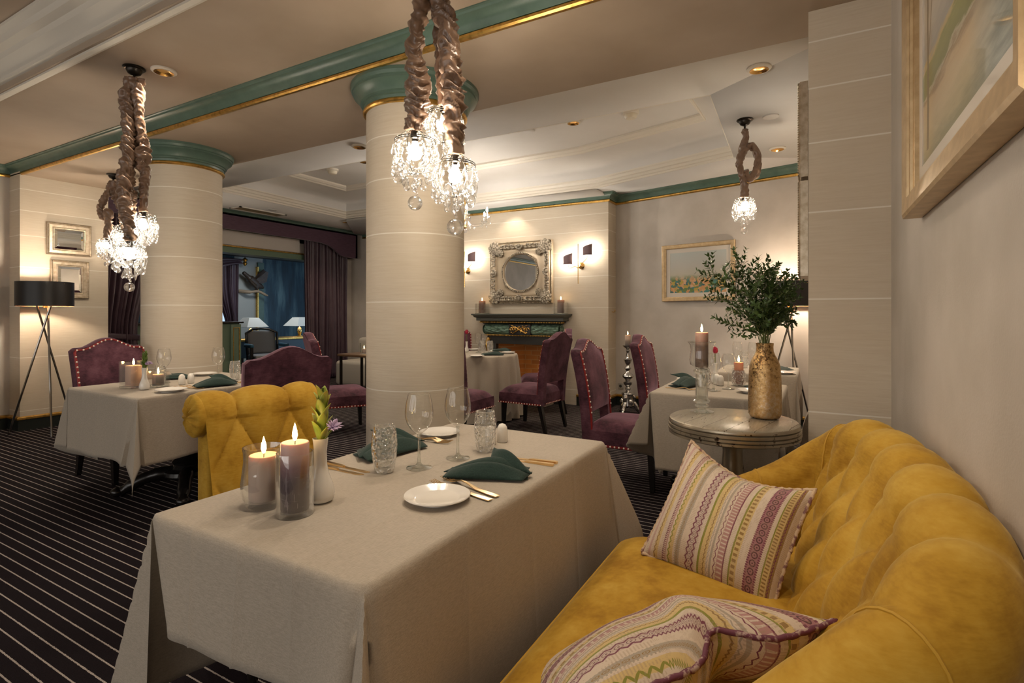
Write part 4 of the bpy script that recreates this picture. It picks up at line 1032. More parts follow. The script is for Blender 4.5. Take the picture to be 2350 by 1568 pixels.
ledge(m, [(.06, 1.13), (.105, 1.135), (.105, 1.175), (.13, 1.185), (.14, 1.205), (.16, 1.215), (.16, 1.232)]); m.build('mantel_shelf', SLATE, t, angle=25)
m = MB(); ledge(m, [(.015, 1.085), (.03, 1.09), (.06, 1.115), (.065, 1.13)]); m.build('upper_cornice', DKGREEN, t, angle=25)
for z, u, nm in ((1.112, .063, 'upper_gilt_edging'), (.925, .012, 'lower_gilt_edging')):
    m = MB(); x0 = hw-.16+u
    k = int(2*x0/.024)
    for i in range(k+1): m.sph((-x0+2*x0*i/k, -.083-u, z), (.010, .007, .011), 8, 5)
    for s in (-1, 1):
        for i in range(5): m.sph((s*(x0+.002), -.078-u+i*.02, z), (.007, .010, .011), 8, 5)
    m.build(nm, GILT, t)
for s in (-1, 1):                                  # carved green cushions of the frieze
    m = MB()
    def fr_(u, v): x = s*(.17+(hw-.16+.005-.17)*u); a = pi*(v-.5); return (x, -.07-.055*cos(a), 1.01+.073*sin(a))
    m.grid(fr_, 30, 14); m.grid(lambda u, v: (s*(hw-.155+.03*cos(pi*(v-.5))), -.085*(1-u)-.0-.04*cos(pi*(v-.5))*(1-u), 1.01+.073*sin(pi*(v-.5))), 8, 14)
    fe = [(s*(hw-.155), -.07-.055*cos(pi*(q/14-.5)), 1.01+.073*sin(pi*(q/14-.5))) for q in range(15)]; m.add(fe+[(s*(hw-.155), 0, 1.083), (s*(hw-.155), 0, .937)], [tuple(range(17))]); m.build('frieze', CARVED, t)
MB().rbox((-.175, -.135, .935), (.175, -.02, 1.085), .004).build('emblem_panel', BLK, t)
e = MB(); rnd = random.Random(5)
for s in (-1, 1):
    e.tube(crom([(-s*.11, -.14, .955), (-s*.02, -.146, 1.0), (s*.07, -.142, 1.05), (s*.13, -.14, 1.07)], 5), [.007]*8+[.005]*8, 6)
    for k in range(3):
        cxx = s*(.05+.04*k); e.tube(crom([(cxx+.03*cos(a_)*(1-a_/9), -.142, 1.015+.025*sin(a_)*(1-a_/9)) for a_ in [q*.7 for q in range(9)]], 3), .0055, 6)
    for k in range(6): e.sph((s*rnd.uniform(.02, .14), -.143, rnd.uniform(.955, 1.07)), (.013, .007, .010), 8, 5)
for k in range(5): e.sph((.018*cos(k*1.256), -.145, 1.03+.018*sin(k*1.256)), (.011, .007, .011), 8, 5)
e.build('gilt_emblem', GILT, t)
MB().box((-hw+.18, -.075, .80), (hw-.18, .0, .925)).build('lintel_panel', BLK, t)
for s in (-1, 1):
    MB().rbox((min(s*.57, s*.42), -.075, 0), (max(s*.57, s*.42), 0, .80), .004).build('jamb', BLK, t)
    MB().tube(crom([(s*.54, -.085, .88), (s*.55, -.12, .78), (s*.53, -.10, .66), (s*.54, -.085, .55)], 5), [.03]*6+[.022]*6+[.012]*4, 8).build('gilt_bracket', GILT, t)
BRICK = NT('fire_brick'); b_ = BRICK.n('TexBrick'); BRICK.set(b_.inputs['Vector'], BRICK.coord(rot=(radians(90), 0, 0))); b_.inputs['Scale'].default_value = 1
for i_, v_ in (('Color1', (.40, .17, .05, 1)), ('Color2', (.24, .10, .035, 1)), ('Mortar', (.34, .20, .09, 1))): b_.inputs[i_].default_value = v_
b_.inputs['Mortar Size'].default_value = .006; b_.inputs['Brick Width'].default_value = .20; b_.inputs['Row Height'].default_value = .068
BRICK.base(b_.outputs[0]); BRICK.p(Roughness=.85); BRICK.bump(b_.outputs[1], -.5, .01); BRICK = BRICK.m
fx = MB(); yb = .42
fx.add([(-.42, 0, 0), (-.23, yb, 0), (.23, yb, 0), (.42, 0, 0), (-.42, 0, .8), (-.23, yb, .8), (.23, yb, .8), (.42, 0, .8)], [(0, 1, 5, 4), (1, 2, 6, 5), (2, 3, 7, 6), (4, 5, 6, 7)])
fx.build('firebox', BRICK, t, flat=True)
MB().box((-.50, -.35, 0), (.50, .42, .035)).build('hearth', pm('pale_hearth_stone', (.40, .33, .25), .5), t)
# ornate mirror above
GW, GH, GR = 1.0, .885, .262
t = thing('ornate_mirror', 'ornate carved silver frame with round mirror above the fireplace', 'mirror', (-3.655, FY, 1.822))
def sq(a, hw_, hh_): c, s = cos(a), sin(a); k = min(hw_/max(1e-6, abs(c)), hh_/max(1e-6, abs(s))); return c*k, s*k
lay = [(0, .0), (0, .035), (.03, .05), (.06, .035), (.10, .06), (.20, .07), (.30, .055), (.36, .035), (.40, .04), (.75, .03), (.85, .035), (.92, .055), (.97, .045), (1, .02)]
def ff(u, v):
    i = v*(len(lay)-1); k = min(len(lay)-2, int(i)); q = i-k; f = lay[k][0]+(lay[k+1][0]-lay[k][0])*q; d = lay[k][1]+(lay[k+1][1]-lay[k][1])*q
    a = 2*pi*u; x, z = sq(a, GW/2, GH/2); xi, zi = GR*cos(a), GR*sin(a)*.965
    x2, z2 = sq(a, GW/2-.12*min(1, f/.4), GH/2-.12*min(1, f/.4))
    if f <= .4: X, Z = x2, z2
    else: g = (f-.4)/.6; X, Z = x2+(xi-x2)*g, z2+(zi-z2)*g
    return (X, -d, Z)
CARVSIL = pm('carved_antique_silver', (.50, .44, .35), .42, .45, col2=(.17, .14, .10), nscale=34, bump=.8, bscale=55, bdist=.012, lo=.45, hi=.68)
PANELC = pm('champagne_frame_panel', (.55, .45, .32), .4, .4)
fo = MB(); fo.grid(ff, 192, (len(lay)-1)*2, cu=True)
def rosette(c, s):
    m = MB()
    for r_, n_, q in ((.075, 9, .03), (.045, 7, .026), (.02, 5, .018)):
        for k in range(n_): a = 2*pi*k/n_+r_*40; m.sph((c[0]+s*r_*cos(a), -.075-.02*(1-r_/.075), c[1]+s*r_*sin(a)), (s*q, .014, s*q), 8, 5)
    m.build('rosette', CARVSIL, t)
for sx in (-1, 1):
    for sz in (-1, 1):
        rosette((sx*(GW/2-.09), sz*(GH/2-.09)), 1); rosette((sx*.315, sz*.285), .55)
for sx, sz in ((0, 1), (0, -1), (1, 0), (-1, 0)):
    m = MB(); cx_, cz_ = sx*(GW/2-.065), sz*(GH/2-.065)
    for k in range(7): a = pi*k/6; dx, dz = (cos(a), sin(a)) if sz >= 0 and sx == 0 else ((cos(a), -sin(a)) if sx == 0 else (sx*sin(a), cos(a))); m.sph((cx_-dx*.05*(1 if sx == 0 else 1), -.08, cz_-dz*.045), (.018, .014, .018), 8, 5)
    m.sph((cx_, -.085, cz_), (.028, .018, .028), 10, 6); m.build('shell_carving', CARVSIL, t)
def scrolls(p0, p1, n):
    m = MB()
    for k in range(n):
        q = (k+.5)/n; x, z = p0[0]+(p1[0]-p0[0])*q, p0[1]+(p1[1]-p0[1])*q; o_ = .022*(1 if k % 2 else -1)
        if p0[1] == p1[1]: m.sph((x, -.072, z+o_), (.026, .012, .015), 8, 5); m.sph((x+.01, -.074, z-o_*.6), (.012, .012, .02), 8, 5)
        else: m.sph((x+o_, -.072, z), (.015, .012, .026), 8, 5); m.sph((x-o_*.6, -.074, z+.01), (.02, .012, .012), 8, 5)
    m.build('scroll_carving', CARVSIL, t)
for s in (-1, 1):
    for a_, b_ in ((-.32, -.09), (.09, .32)): scrolls((a_, s*(GH/2-.07)), (b_, s*(GH/2-.07)), 7)
    for a_, b_ in ((-.28, -.08), (.08, .28)): scrolls((s*(GW/2-.07), a_), (s*(GW/2-.07), b_), 6)
m = fo; m.mi = 1
for k in range(64): a = 2*pi*k/64; m.sph((.288*cos(a), -.052, .278*sin(a)), (.012, .012, .012), 7, 5)
for s in (-1, 1):
    for k in range(50): m.sph((-.46+.92*k/49, -.045, s*(GH/2-.008)), .0085, 6, 4)
    for k in range(44): m.sph((s*(GW/2-.008), -.045, -.40+.80*k/43), .0085, 6, 4)
m.build('frame', [PANELC, CARVSIL], t, angle=35)
MB().lathe([(0, 0), (GR, 0)], 72).build('x', MIRROR, t); o = t.children[-1]; o.name = 'mirror_pane'; o.rotation_euler = (pi/2, 0, 0); o.location = (0, -.024, 0); o.scale = (1, .965, 1)
# sconces
SHD = NT('plum_silk_shade'); SHD.base((.20, .13, .14)); SHD.p(Roughness=.6); SHD = SHD.m
def sconce(label, x, rz=0):
    t = thing('wall_sconce', label, 'wall light', (x, FY, 1.88), 0, 'brass two-armed wall lights')
    m = MB(); m.lathe([(0, 0), (.045, 0), (.045, .008), (.034, .016), (.024, .018), (.022, .03), (.012, .034), (0, .036)], 24); o = m.build('backplate', BRASS, t); o.rotation_euler = (pi/2, 0, 0)
    MB().tube([(-.03, -.05, -.245), (-.03, -.05, .29)], .0055, 8).build('rod', BRASS, t)
    for s, dz in ((-1, -.01), (1, .10)):
        q = MB().tube(crom([(-.03, -.05, -.04), (-.03+s*.04, -.055, -.01+dz*.2), (-.03+s*.12, -.06, dz-.02), (-.03+s*.14, -.062, dz+.03)], 6), .005, 7); ar = q.build('arm', BRASS, t)
        cx_ = -.03+s*.14
        def sh(u, v): a = pi*(.02+.96*u); return (cx_+.066*cos(a), -.062-.05*sin(a), dz+.03+v*(.125+.022*cos(a)*(1)))
        mm = MB(); mm.grid(sh, 20, 6); so = mm.build('shade', SHD, t, angle=180); so.modifiers.new('s', 'SOLIDIFY').thickness = .002
        MB().sph((cx_, -.060, dz+.085), (.013, .013, .024), 10, 7).build('bulb', emis('sconce_bulb', (1, .88, .72), 700), ar)
    return t
sconce('brass two-armed wall light right of the ornate mirror', -2.735)
sconce('brass two-armed wall light left of the ornate mirror by the column', -4.575)
# hook, socket
t = tag(MB().tube(crom([(0, 0, 0), (.03, 0, -.004), (.045, 0, .012), (.035, 0, .03)], 5), .005, 7).build('wall_hook', BRASS), 'small brass hook on the corner of the chimney breast', 'hook'); t.location = (FX1, 6.86, 1.26)
t = thing('wall_socket', 'square wall socket behind the silver candlestick', 'socket', (da.x+RWD.x*.12+RWN.x*.001, da.y+RWD.y*.12+RWN.y*.001, .26), RWA)
MB().rbox((-.04, -.012, -.04), (.04, 0, .04), .006).build('plate', pm('steel_plate', (.45, .44, .42), .35, .6), t)
o = MB().lathe([(0, 0), (.02, 0), (.02, .004), (0, .004)], 16).build('insert', BLK, t); o.rotation_euler = (pi/2, 0, 0); o.location = (0, -.012, 0)
# ================================================================== TABLEWARE, CANDLES, FLOWERS, CUSHIONS
TT = TZ+.0026
def pillar_candle(label, loc, r, h, mat, group=None, melt=.35, flame=True, power=.6):
    t = thing('candle', label, 'candle', loc, 0, group)
    MB().lathe([(0, 0), (r*.97, 0), (r, .004), (r, h-.004), (r*.97, h), (r*.90, h+.001), (r*.62, h-.004-r*.06), (r*.30, h-.006-r*.10), (0, h-.006-r*.10)], 36).build('wax', mat, t, angle=50)
    MB().tube([(0, 0, h-.012), (.0006, 0, h), (.0012, .0004, h+.008)], .0011, 6).build('wick', WICK, t)
    if flame:
        f = r*.0+.0065; MB().lathe([(0, h+.003), (f*.55, h+.006), (f, h+.016), (f*.85, h+.026), (f*.4, h+.039), (0, h+.048)], 12).build('flame', FLAME, t)
    return t
def tinted(n, z1, stops, scuff=None): return candle_mat(n, 0, z1, stops, scuff)
W_TALL = tinted('dip_dyed_plum_candle', .165, [(0, (.056, .040, .046)), (.45, (.095, .060, .070)), (.66, (.26, .13, .15)), (.80, (.52, .32, .29)), (1, (.66, .46, .39))], (.30, .24, .26))
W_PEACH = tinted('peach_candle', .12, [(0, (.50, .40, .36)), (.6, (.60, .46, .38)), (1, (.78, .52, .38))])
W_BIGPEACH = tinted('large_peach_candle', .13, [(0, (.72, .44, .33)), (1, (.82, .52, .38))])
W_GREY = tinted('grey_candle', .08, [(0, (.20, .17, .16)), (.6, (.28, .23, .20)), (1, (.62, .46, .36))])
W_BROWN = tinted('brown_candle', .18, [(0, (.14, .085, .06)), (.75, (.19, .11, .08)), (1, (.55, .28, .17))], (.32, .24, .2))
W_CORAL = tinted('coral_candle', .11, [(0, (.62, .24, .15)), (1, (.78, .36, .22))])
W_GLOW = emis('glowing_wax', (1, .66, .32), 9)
def glass_vessel(label, loc, prof, cat='candle holder', name='candle_holder', mat=None, group=None, wall=.003, base=.012):
    t = thing(name, label, cat, loc, 0, group)
    MB().lathe([(0, 0)]+prof, 48).build('glass_wall', mat or GLASS, t, angle=60)
    inner = [(max(r-wall, 0), z) for r, z in prof if z >= base]
    MB().lathe([(0, base)]+[(inner[0][0], base)]+inner+[prof[-1]], 48).build('inner_wall', mat or GLASS, t, angle=60)
    return t
def wine_glass(label, loc, group='wine glasses', s=1.0):
    t = thing('wine_glass', label, 'wine glass', loc, 0, group)
    b = [(.0045, .108), (.012, .112), (.026, .124), (.038, .142), (.0445, .165), (.045, .182), (.042, .205), (.0375, .226), (.0345, .238)]
    MB().lathe([(r*s, z*s) for r, z in b], 40).build('bowl', GLASS, t, angle=180)
    MB().lathe([(r*s, z*s) for r, z in [(.0335, .2375), (.0345, .239), (.0352, .2385)]], 40).build('rim', TGLASS, t)
    MB().lathe([(r*s, z*s) for r, z in [(0, 0), (.040, 0), (.041, .0015), (.030, .004), (.012, .009), (.0055, .018), (.0042, .04), (.0040, .085), (.005, .104), (.010, .111), (0, .112)]], 32).build('stem_and_foot', TGLASS, t, angle=60)
    return t
def tumbler(label, loc, group='cut glass tumblers', s=1.0):
    t = thing('tumbler', label, 'tumbler', loc, 0, group)
    def rm(a, z): return 1
    b = [(.0, 0), (.026, 0), (.030, .004), (.033, .02), (.0385, .055), (.0405, .085), (.0385, .115), (.034, .138), (.033, .145)]
    MB().lathe([(r*s, z*s) for r, z in b], 36).build('cut_glass_body', CUTGLASS, t, angle=180)
    MB().lathe([(r*s, z*s) for r, z in [(0, .016), (.028, .016), (.034, .05), (.0375, .085), (.0355, .115), (.0315, .138), (.0313, .146), (.033, .145)]], 36).build('inner_wall', GLASS, t, angle=180)
    return t
def plate(label, loc, group='white side plates', r=.088):
    t = tag(MB().lathe([(0, .004), (r*.55, .004), (r*.56, 0), (r*.62, 0), (r*.64, .004), (r*.98, .014), (r, .016), (r*.985, .018), (r*.70, .0095), (r*.64, .0075), (0, .0065)], 56).build('side_plate', PORC, angle=30), label, 'plate', group)
    t.location = loc; return t
def fork(label, p0, p1, z=TT, group='gold forks'):
    """handle end p0 to tine tips p1"""
    a, b = Vector(p0), Vector(p1); d = b-a; ln = d.length
    t = thing('fork', label, 'fork', (a.x, a.y, z), atan2(d.y, d.x), group); k = ln/.20
    m = MB(); prof = [(0, .0085, .0035), (.03, .0085, .0035), (.07, .0065, .004), (.105, .0035, .012), (.125, .0032, .014), (.138, .008, .010), (.15, .0115, .0065), (.158, .012, .005)]
    P = []
    for x, w, zz in prof: P += [(x*k, -w, zz-.0012), (x*k, w, zz-.0012), (x*k, w, zz+.0012), (x*k, -w, zz+.0012)]
    n = len(prof); m.add(P, [(4*i+j, 4*i+(j+1) % 4, 4*i+4+(j+1) % 4, 4*i+4+j) for i in range(n-1) for j in range(4)]+[(3, 2, 1, 0), (4*n-4, 4*n-3, 4*n-2, 4*n-1)]); m.build('handle', CUTGOLD, t, angle=50)
    for j in range(4):
        y = -.0098+.0065*j; MB().tube([(.155*k, y, .0052), (.175*k, y, .0045), (.20*k, y*.93, .009)], [.0015, .0014, .0007], 6).build('tine', CUTGOLD, t)
    return t
def knife(label, p0, p1, z=TT, group='gold knives'):
    a, b = Vector(p0), Vector(p1); d = b-a; ln = d.length; t = thing('knife', label, 'knife', (a.x, a.y, z), atan2(d.y, d.x), group); k = ln/.22
    def bar(prof):
        m = MB(); P = []
        for x, y0, y1, h in prof: P += [(x*k, y0, .0), (x*k, y1, .0), (x*k, y1, h), (x*k, y0, h)]
        n = len(prof); return m.add(P, [(4*i+j, 4*i+(j+1) % 4, 4*i+4+(j+1) % 4, 4*i+4+j) for i in range(n-1) for j in range(4)]+[(3, 2, 1, 0), (4*n-4, 4*n-3, 4*n-2, 4*n-1)])
    bar([(0, -.0065, .0065, .007), (.004, -.0075, .0075, .008), (.09, -.0055, .0055, .0065), (.105, -.005, .005, .005)]).build('handle', CUTGOLD, t, angle=60)
    bar([(.105, -.005, .005, .003), (.13, -.007, .0065, .002), (.19, -.009, .0065, .002), (.21, -.005, .0065, .0018), (.22, .003, .006, .0015)]).build('blade', CUTGOLD, t, angle=60)
    return t
def napkin(label, loc, rz, s=1.0, seed=1, group='dark green folded napkins', flat=False):
    """folded cloth: a fanned lower fold with a peaked corner turned over it"""
    t = thing('napkin', label, 'napkin', loc, rz, group)
    def sheet(A, B, C_, D, hump, ph, nu=18, nv=14):
        A, B, C_, D = map(Vector, (A, B, C_, D)); m = MB()
        def f(u, v):
            p = (A*(1-u)+B*u)*(1-v)+(D*(1-u)+C_*u)*v; p = p.copy(); e = sin(pi*min(1, max(0, u)))*sin(pi*v)**.8
            p.z += hump*e+.004*sin(6*v+ph+3*u)*e; return tuple(p*s)
        m.grid(f, nu, nv); return m
    def mk(nm, *a):
        o = sheet(*a).build(nm, NAPK, t, angle=180); sd = o.modifiers.new('s', 'SOLIDIFY'); sd.thickness = .003; sd.offset = 1; return o
    k = .45 if flat else 1
    mk('lower_fold', (-.115, -.055, .003), (.115, -.035, .003), (.105, .055, .004), (-.095, .06, .003), .012*k, 0)
    mk('rolled_fold', (-.125, -.055, .008), (.10, -.06, .006), (.125, .0, .012), (-.11, .005, .018), .030*k, 2)
    mk('middle_fold', (-.13, -.02, .012), (.11, -.015, .020), (.115, .045, .012), (-.09, .045, .016), .034*k, 1)
    mk('turned_corner', (.00, .01, .028*k+.006), (.125, -.02, .014), (.075, .055, .034*k), (.0, .10, .045*k+.01), .022*k, 3)
    return t
SP = MB().lathe([(0, 0), (.019, 0), (.0215, .004), (.0215, .035), (.019, .056), (.012, .068), (0, .072)], 24)
def shaker(label, loc, group='white porcelain shakers', s=1):
    t = tag(MB().lathe([(0, 0), (.019*s, 0), (.0215*s, .004), (.0215*s, .035), (.019*s, .056), (.012*s, .068), (0, .072)], 24).build('salt_shaker', PORC, angle=60), label, 'shaker', group); t.location = loc; return t
def bud_vase(label, loc, s=1, group='white bud vases'):
    t = tag(MB().lathe([(0, 0), (.024*s, 0), (.033*s, .006*s), (.036*s, .020*s), (.032*s, .045*s), (.022*s, .072*s), (.0165*s, .10*s), (.016*s, .13*s), (.0185*s, .155*s), (.0200*s, .166*s), (.0182*s, .1665*s), (.0150*s, .13*s), (.0145*s, .06*s), (0, .05*s)], 36).build('bud_vase', PORC, angle=60), label, 'vase', group); t.location = loc; return t
LEAFY = NT('lime_green_leaf'); f = LEAFY.noise(LEAFY.coord(), 30, 2); LEAFY.base(LEAFY.ramp(f, [(.3, (.20, .29, .03)), (.7, (.36, .42, .07))])); LEAFY.p(Roughness=.4, Subsurface_Weight=.2, Subsurface_Scale=.01); LEAFY = LEAFY.m
LEAFD = pm('mid_green_leaf', (.085, .15, .02), .42, col2=(.14, .22, .035), nscale=30)
LILAC = pm('lilac_petal', (.42, .30, .50), .5, col2=(.55, .42, .60), nscale=60); ROSE = pm('crimson_petal', (.45, .012, .05), .5)
def leaf(m, p, d, n, L_, w, curl=.15, nu=2, nv=8):
    """pointed leaf from p along d, facing n"""
    p, d, n = Vector(p), Vector(d).normalized(), Vector(n); sd = d.cross(n).normalized(); n = sd.cross(d)
    def f(u, v):
        ww = w*sin(pi*min(1, v*.97+.02))**.75*(1-.25*v); uu = 2*u-1
        return tuple(p+d*(L_*v)+sd*(ww*uu*.5)+n*(-curl*L_*(v-.45)**2+curl*L_*.2+.22*ww*uu*uu*.5))
    m.grid(f, nu*2, nv)
def bud_flowers(label, loc, s=1, mat=None, seed=1, purple=True):
    t = thing('flower_sprig', label, 'flowers', loc); rnd = random.Random(seed); mat = mat or LEAFY
    st = MB(); st.tube([(0, 0, -.085*s), (0, 0, 0), (.004*s, 0, .08*s), (.010*s, 0, .15*s)], .0032*s, 8); st.build('stem', STEM, t)
    for k in range(16):                                            # overlapping upright leaves
        z = (-.004+.0072*k)*s; a = k*2.4; tilt = .40-.012*k; d = Vector((sin(tilt)*cos(a), sin(tilt)*sin(a), cos(tilt))); n = Vector((-cos(tilt)*cos(a), -cos(tilt)*sin(a), sin(tilt)))
        m = MB(); leaf(m, (.006*s*cos(a)+.0006*k*s, .006*s*sin(a), z), d, n, (.062-.0003*k)*s, .030*s, .3); o = m.build('leaf', mat, t, angle=180); o.modifiers.new('s', 'SOLIDIFY').thickness = .0007
    if purple:
        f = CR*1.0-CF*.35; f = Vector((f.x, f.y, 0)).normalized()
        st = MB(); base_ = Vector((0, 0, .005*s)); hub = base_+f*.022*s+Vector((0, 0, .018*s)); st.tube([tuple(base_-Vector((0, 0, .06*s))), tuple(base_), tuple(hub)], .002*s, 6)
        heads = []
        for k in range(9):
            a = radians(-75+19*k); v = (f*cos(a*.8)*.9+Vector((0, 0, 1))*(.55+.5*sin(a+1.2))+Vector((-f.y, f.x, 0))*rnd.uniform(-.5, .5)).normalized(); e = hub+v*rnd.uniform(.022, .034)*s; st.tube([tuple(hub), tuple(hub.lerp(e, .5)+Vector((0, 0, .002*s))), tuple(e)], .0011*s, 5); heads.append((e, v))
        st.build('flower_stalk', STEM, t)
        for k, (e, v) in enumerate(heads):
            m = MB(); u = v.orthogonal().normalized(); w_ = v.cross(u)
            if k % 3 == 2:
                mm = rot_frame(e, u, v); m.T = mm; m.lathe([(0, 0), (.003*s, .003*s), (.0045*s, .010*s), (.003*s, .017*s), (0, .021*s)], 8); m.T = Matrix.Identity(4); m.build('flower_bud', LILAC, t)
            else:
                for q in range(6):
                    a = 2*pi*q/6; o_ = u*cos(a)+w_*sin(a); leaf(m, tuple(e), v*.8+o_*.62, v*.6-o_*.8, .026*s, .0075*s, .5, 1, 5)
                o = m.build('flower_head', LILAC, t, angle=180); o.modifiers.new('s', 'SOLIDIFY').thickness = .0006
    return t
def rose(label, loc, s=1):
    t = thing('rose', label, 'flower', loc); MB().tube([(0, 0, -.07*s), (0, 0, .05*s)], .0025*s, 6).build('stem', STEM, t)
    for r_, n_, h in ((.006, 3, .030), (.012, 5, .026), (.018, 6, .018)):
        for k in range(n_):
            a = 2*pi*k/n_+r_*300; c, s_ = cos(a), sin(a); m = MB(); leaf(m, (r_*.4*s*c, r_*.4*s*s_, .045*s), (c*r_*22, s_*r_*22, 1), (-c, -s_, .4), h*1.3*s, .024*s, -.3, 1, 6); o = m.build('petal', ROSE, t, angle=180); o.modifiers.new('s', 'SOLIDIFY').thickness = .0007
    return t
# ---------------------------------------------------------------- near table
glass_vessel('straight glass cylinder around the tall plum candle on the near table', (-1.118, .885, TT), [(.043, 0), (.0445, .003), (.0445, .150), (.0435, .1535)])
pillar_candle('tall pink and plum candle in the straight glass cylinder on the near table', (-1.118, .885, TT+.0125), .0335, .165, W_TALL, power=1)
glass_vessel('rounded glass jar around the shorter pale candle on the near table', (-1.238, .885, TT), [(.036, 0), (.042, .002), (.044, .008), (.042, .013), (.050, .024), (.0545, .042), (.0545, .062), (.051, .09), (.0475, .118), (.0485, .140), (.0505, .152)], base=.018)
pillar_candle('shorter pale pink candle in the rounded glass jar on the near table', (-1.238, .885, TT+.0185), .036, .112, W_PEACH)
bud_vase('white bud vase behind the candles on the near table', (-1.135, .978, TT))
bud_flowers('lime leaves and lilac flower in the white vase on the near table', (-1.135, .978, TT+.150), 1.0, seed=3)
plate('white side plate at the front right of the near table', (-.871, 1.135, TT))
plate('white side plate behind the wine glasses on the near table', (-1.325, 1.742, TT), r=.082)
wine_glass('empty wine glass standing nearer the candles on the near table', (-1.105, 1.345, TT))
wine_glass('empty wine glass standing farther back by the tumbler and shakers on the near table', (-1.062, 1.498, TT))
tumbler('cut glass tumbler before the left napkin on the near table', (-1.172, 1.258, TT))
tumbler('cut glass tumbler beside the white shakers on the near table', (-1.030, 1.622, TT))
shaker('white shaker farther behind the cut tumbler on the near table', (-1.048, 1.772, TT))
shaker('white shaker right against the cut tumbler on the near table', (-1.068, 1.718, TT))
napkin('dark green napkin with raised corner at the front right of the near table', (-.865, 1.385, TT), radians(24), 1.05)
napkin('dark green napkin behind the tumbler at the left side of the near table', (-1.318, 1.445, TT), radians(82), 1.15, 2)
fork('gold fork lying next to the plate edge at the near table', (-.745, 1.198), (-.975, 1.245)); fork('gold fork lying between the plate and the raised napkin', (-.742, 1.230), (-.972, 1.292), TT+.0005)
knife('gold knife farther from the raised napkin at the right edge', (-.738, 1.602), (-.95, 1.590)); knife('gold knife nearer the raised napkin at the right edge', (-.738, 1.573), (-.95, 1.565))
knife('gold knife farther from the candles at the left edge of the near table', (-1.418, 1.232), (-1.206, 1.226)); knife('gold knife nearer the candles at the left edge of the near table', (-1.41, 1.198), (-1.205, 1.199))
fork('gold fork nearer the left napkin on the near table', (-1.41, 1.625), (-1.20, 1.640)); fork('gold fork next to the rear plate on the near table', (-1.41, 1.648), (-1.205, 1.662))
# ---------------------------------------------------------------- left table
SQ = MB()
def square_holder(label, loc, w, h, rz):
    t = thing('candle_holder', label, 'candle holder', loc, rz)
    a = w/2; MB().rbox((-a, -a, 0), (a, a, .012), .003).build('glass_base', TGLASS, t)
    m = MB(); o = [(-a, -a), (a, -a), (a, a), (-a, a)]; b = a-.005; i = [(-b, -b), (b, -b), (b, b), (-b, b)]
    P = [(x, y, .012) for x, y in o]+[(x, y, h) for x, y in o]+[(x, y, h) for x, y in i]+[(x, y, .012) for x, y in i]
    m.add(P, [(4*k+j, 4*k+(j+1) % 4, 4*k+4+(j+1) % 4, 4*k+4+j) for k in range(3) for j in range(4)]); m.build('glass_wall', GLASS, t, flat=True); return t
square_holder('tall square glass around the large peach candle on the left table', (-3.945, 1.855, TT), .115, .175, radians(8))
pillar_candle('large peach candle in the tall square glass on the left table', (-3.945, 1.855, TT+.0125), .046, .133, W_BIGPEACH)
square_holder('small square glass around the grey candle on the left table', (-3.84, 1.955, TT), .095, .105, radians(5))
pillar_candle('short grey candle in the small square glass on the left table', (-3.84, 1.955, TT+.0125), .034, .070, W_GREY)
bud_vase('white bud vase before the candles on the left table', (-3.775, 1.838, TT), .85)
bud_flowers('dark leaves and violet flower in the white vase on the left table', (-3.775, 1.838, TT+.126), .82, LEAFD, 5)
wine_glass('empty wine glass behind the grey candle on the left table', (-4.02, 2.085, TT)); wine_glass('empty wine glass against the column on the left table', (-3.83, 2.365, TT))
tumbler('cut glass tumbler next to the chair back on the left table', (-3.745, 2.44, TT), s=.95); tumbler('cut glass tumbler behind the candles on the left table', (-3.96, 2.03, TT), s=.9)
shaker('white shaker nearer the candles on the left table', (-3.815, 2.095, TT)); shaker('white shaker nearer the column on the left table', (-3.83, 2.165, TT))
napkin('dark green napkin at the near edge of the left table', (-3.545, 2.165, TT), radians(80), 1.15, 3); napkin('dark green napkin behind the shakers on the left table', (-4.19, 2.24, TT), radians(70), 1.0, 4, flat=True)
plate('white side plate at the near edge of the left table', (-3.535, 1.875, TT), r=.09); plate('white side plate at the far side of the left table', (-4.23, 2.50, TT))
fork('gold fork touching the near plate on the left table', (-3.49, 2.03), (-3.70, 1.98)); fork('gold fork nearer the near napkin on the left table', (-3.49, 2.052), (-3.70, 2.018)); knife('gold knife past the near napkin on the left table', (-3.475, 2.36), (-3.68, 2.36))
# ---------------------------------------------------------------- round table
def at(px, py): return (*G(px, py, TT), TT)
for px, py, lab in ((1098, 809, 'empty wine glass nearer the column on the round table'), (1111, 813, 'empty wine glass nearer the tumblers on the round table')): wine_glass(lab, at(px, py))
for px, py, lab in ((1125, 809, 'cut glass tumbler right of the wine glasses on the round table'), (1106, 806, 'cut glass tumbler behind the wine glasses on the round table')): tumbler(lab, at(px, py))
napkin('dark green napkin at the front of the round table', at(1131, 815), radians(35), 1.1, 5, flat=True); napkin('dark green napkin at the back of the round table', at(1150, 806), radians(20), 1.1, 6, flat=True)
plate('white side plate at the front edge of the round table', at(1094, 819)); plate('white side plate at the right edge of the round table', at(1166, 811)); plate('white side plate by the column on the round table', at(1088, 804))
rs = at(1071, 808); bud_vase('white bud vase by the column on the round table', rs, .8); rose('red rose showing beside the column above the round table', (rs[0], rs[1], rs[2]+.16), 1.5)
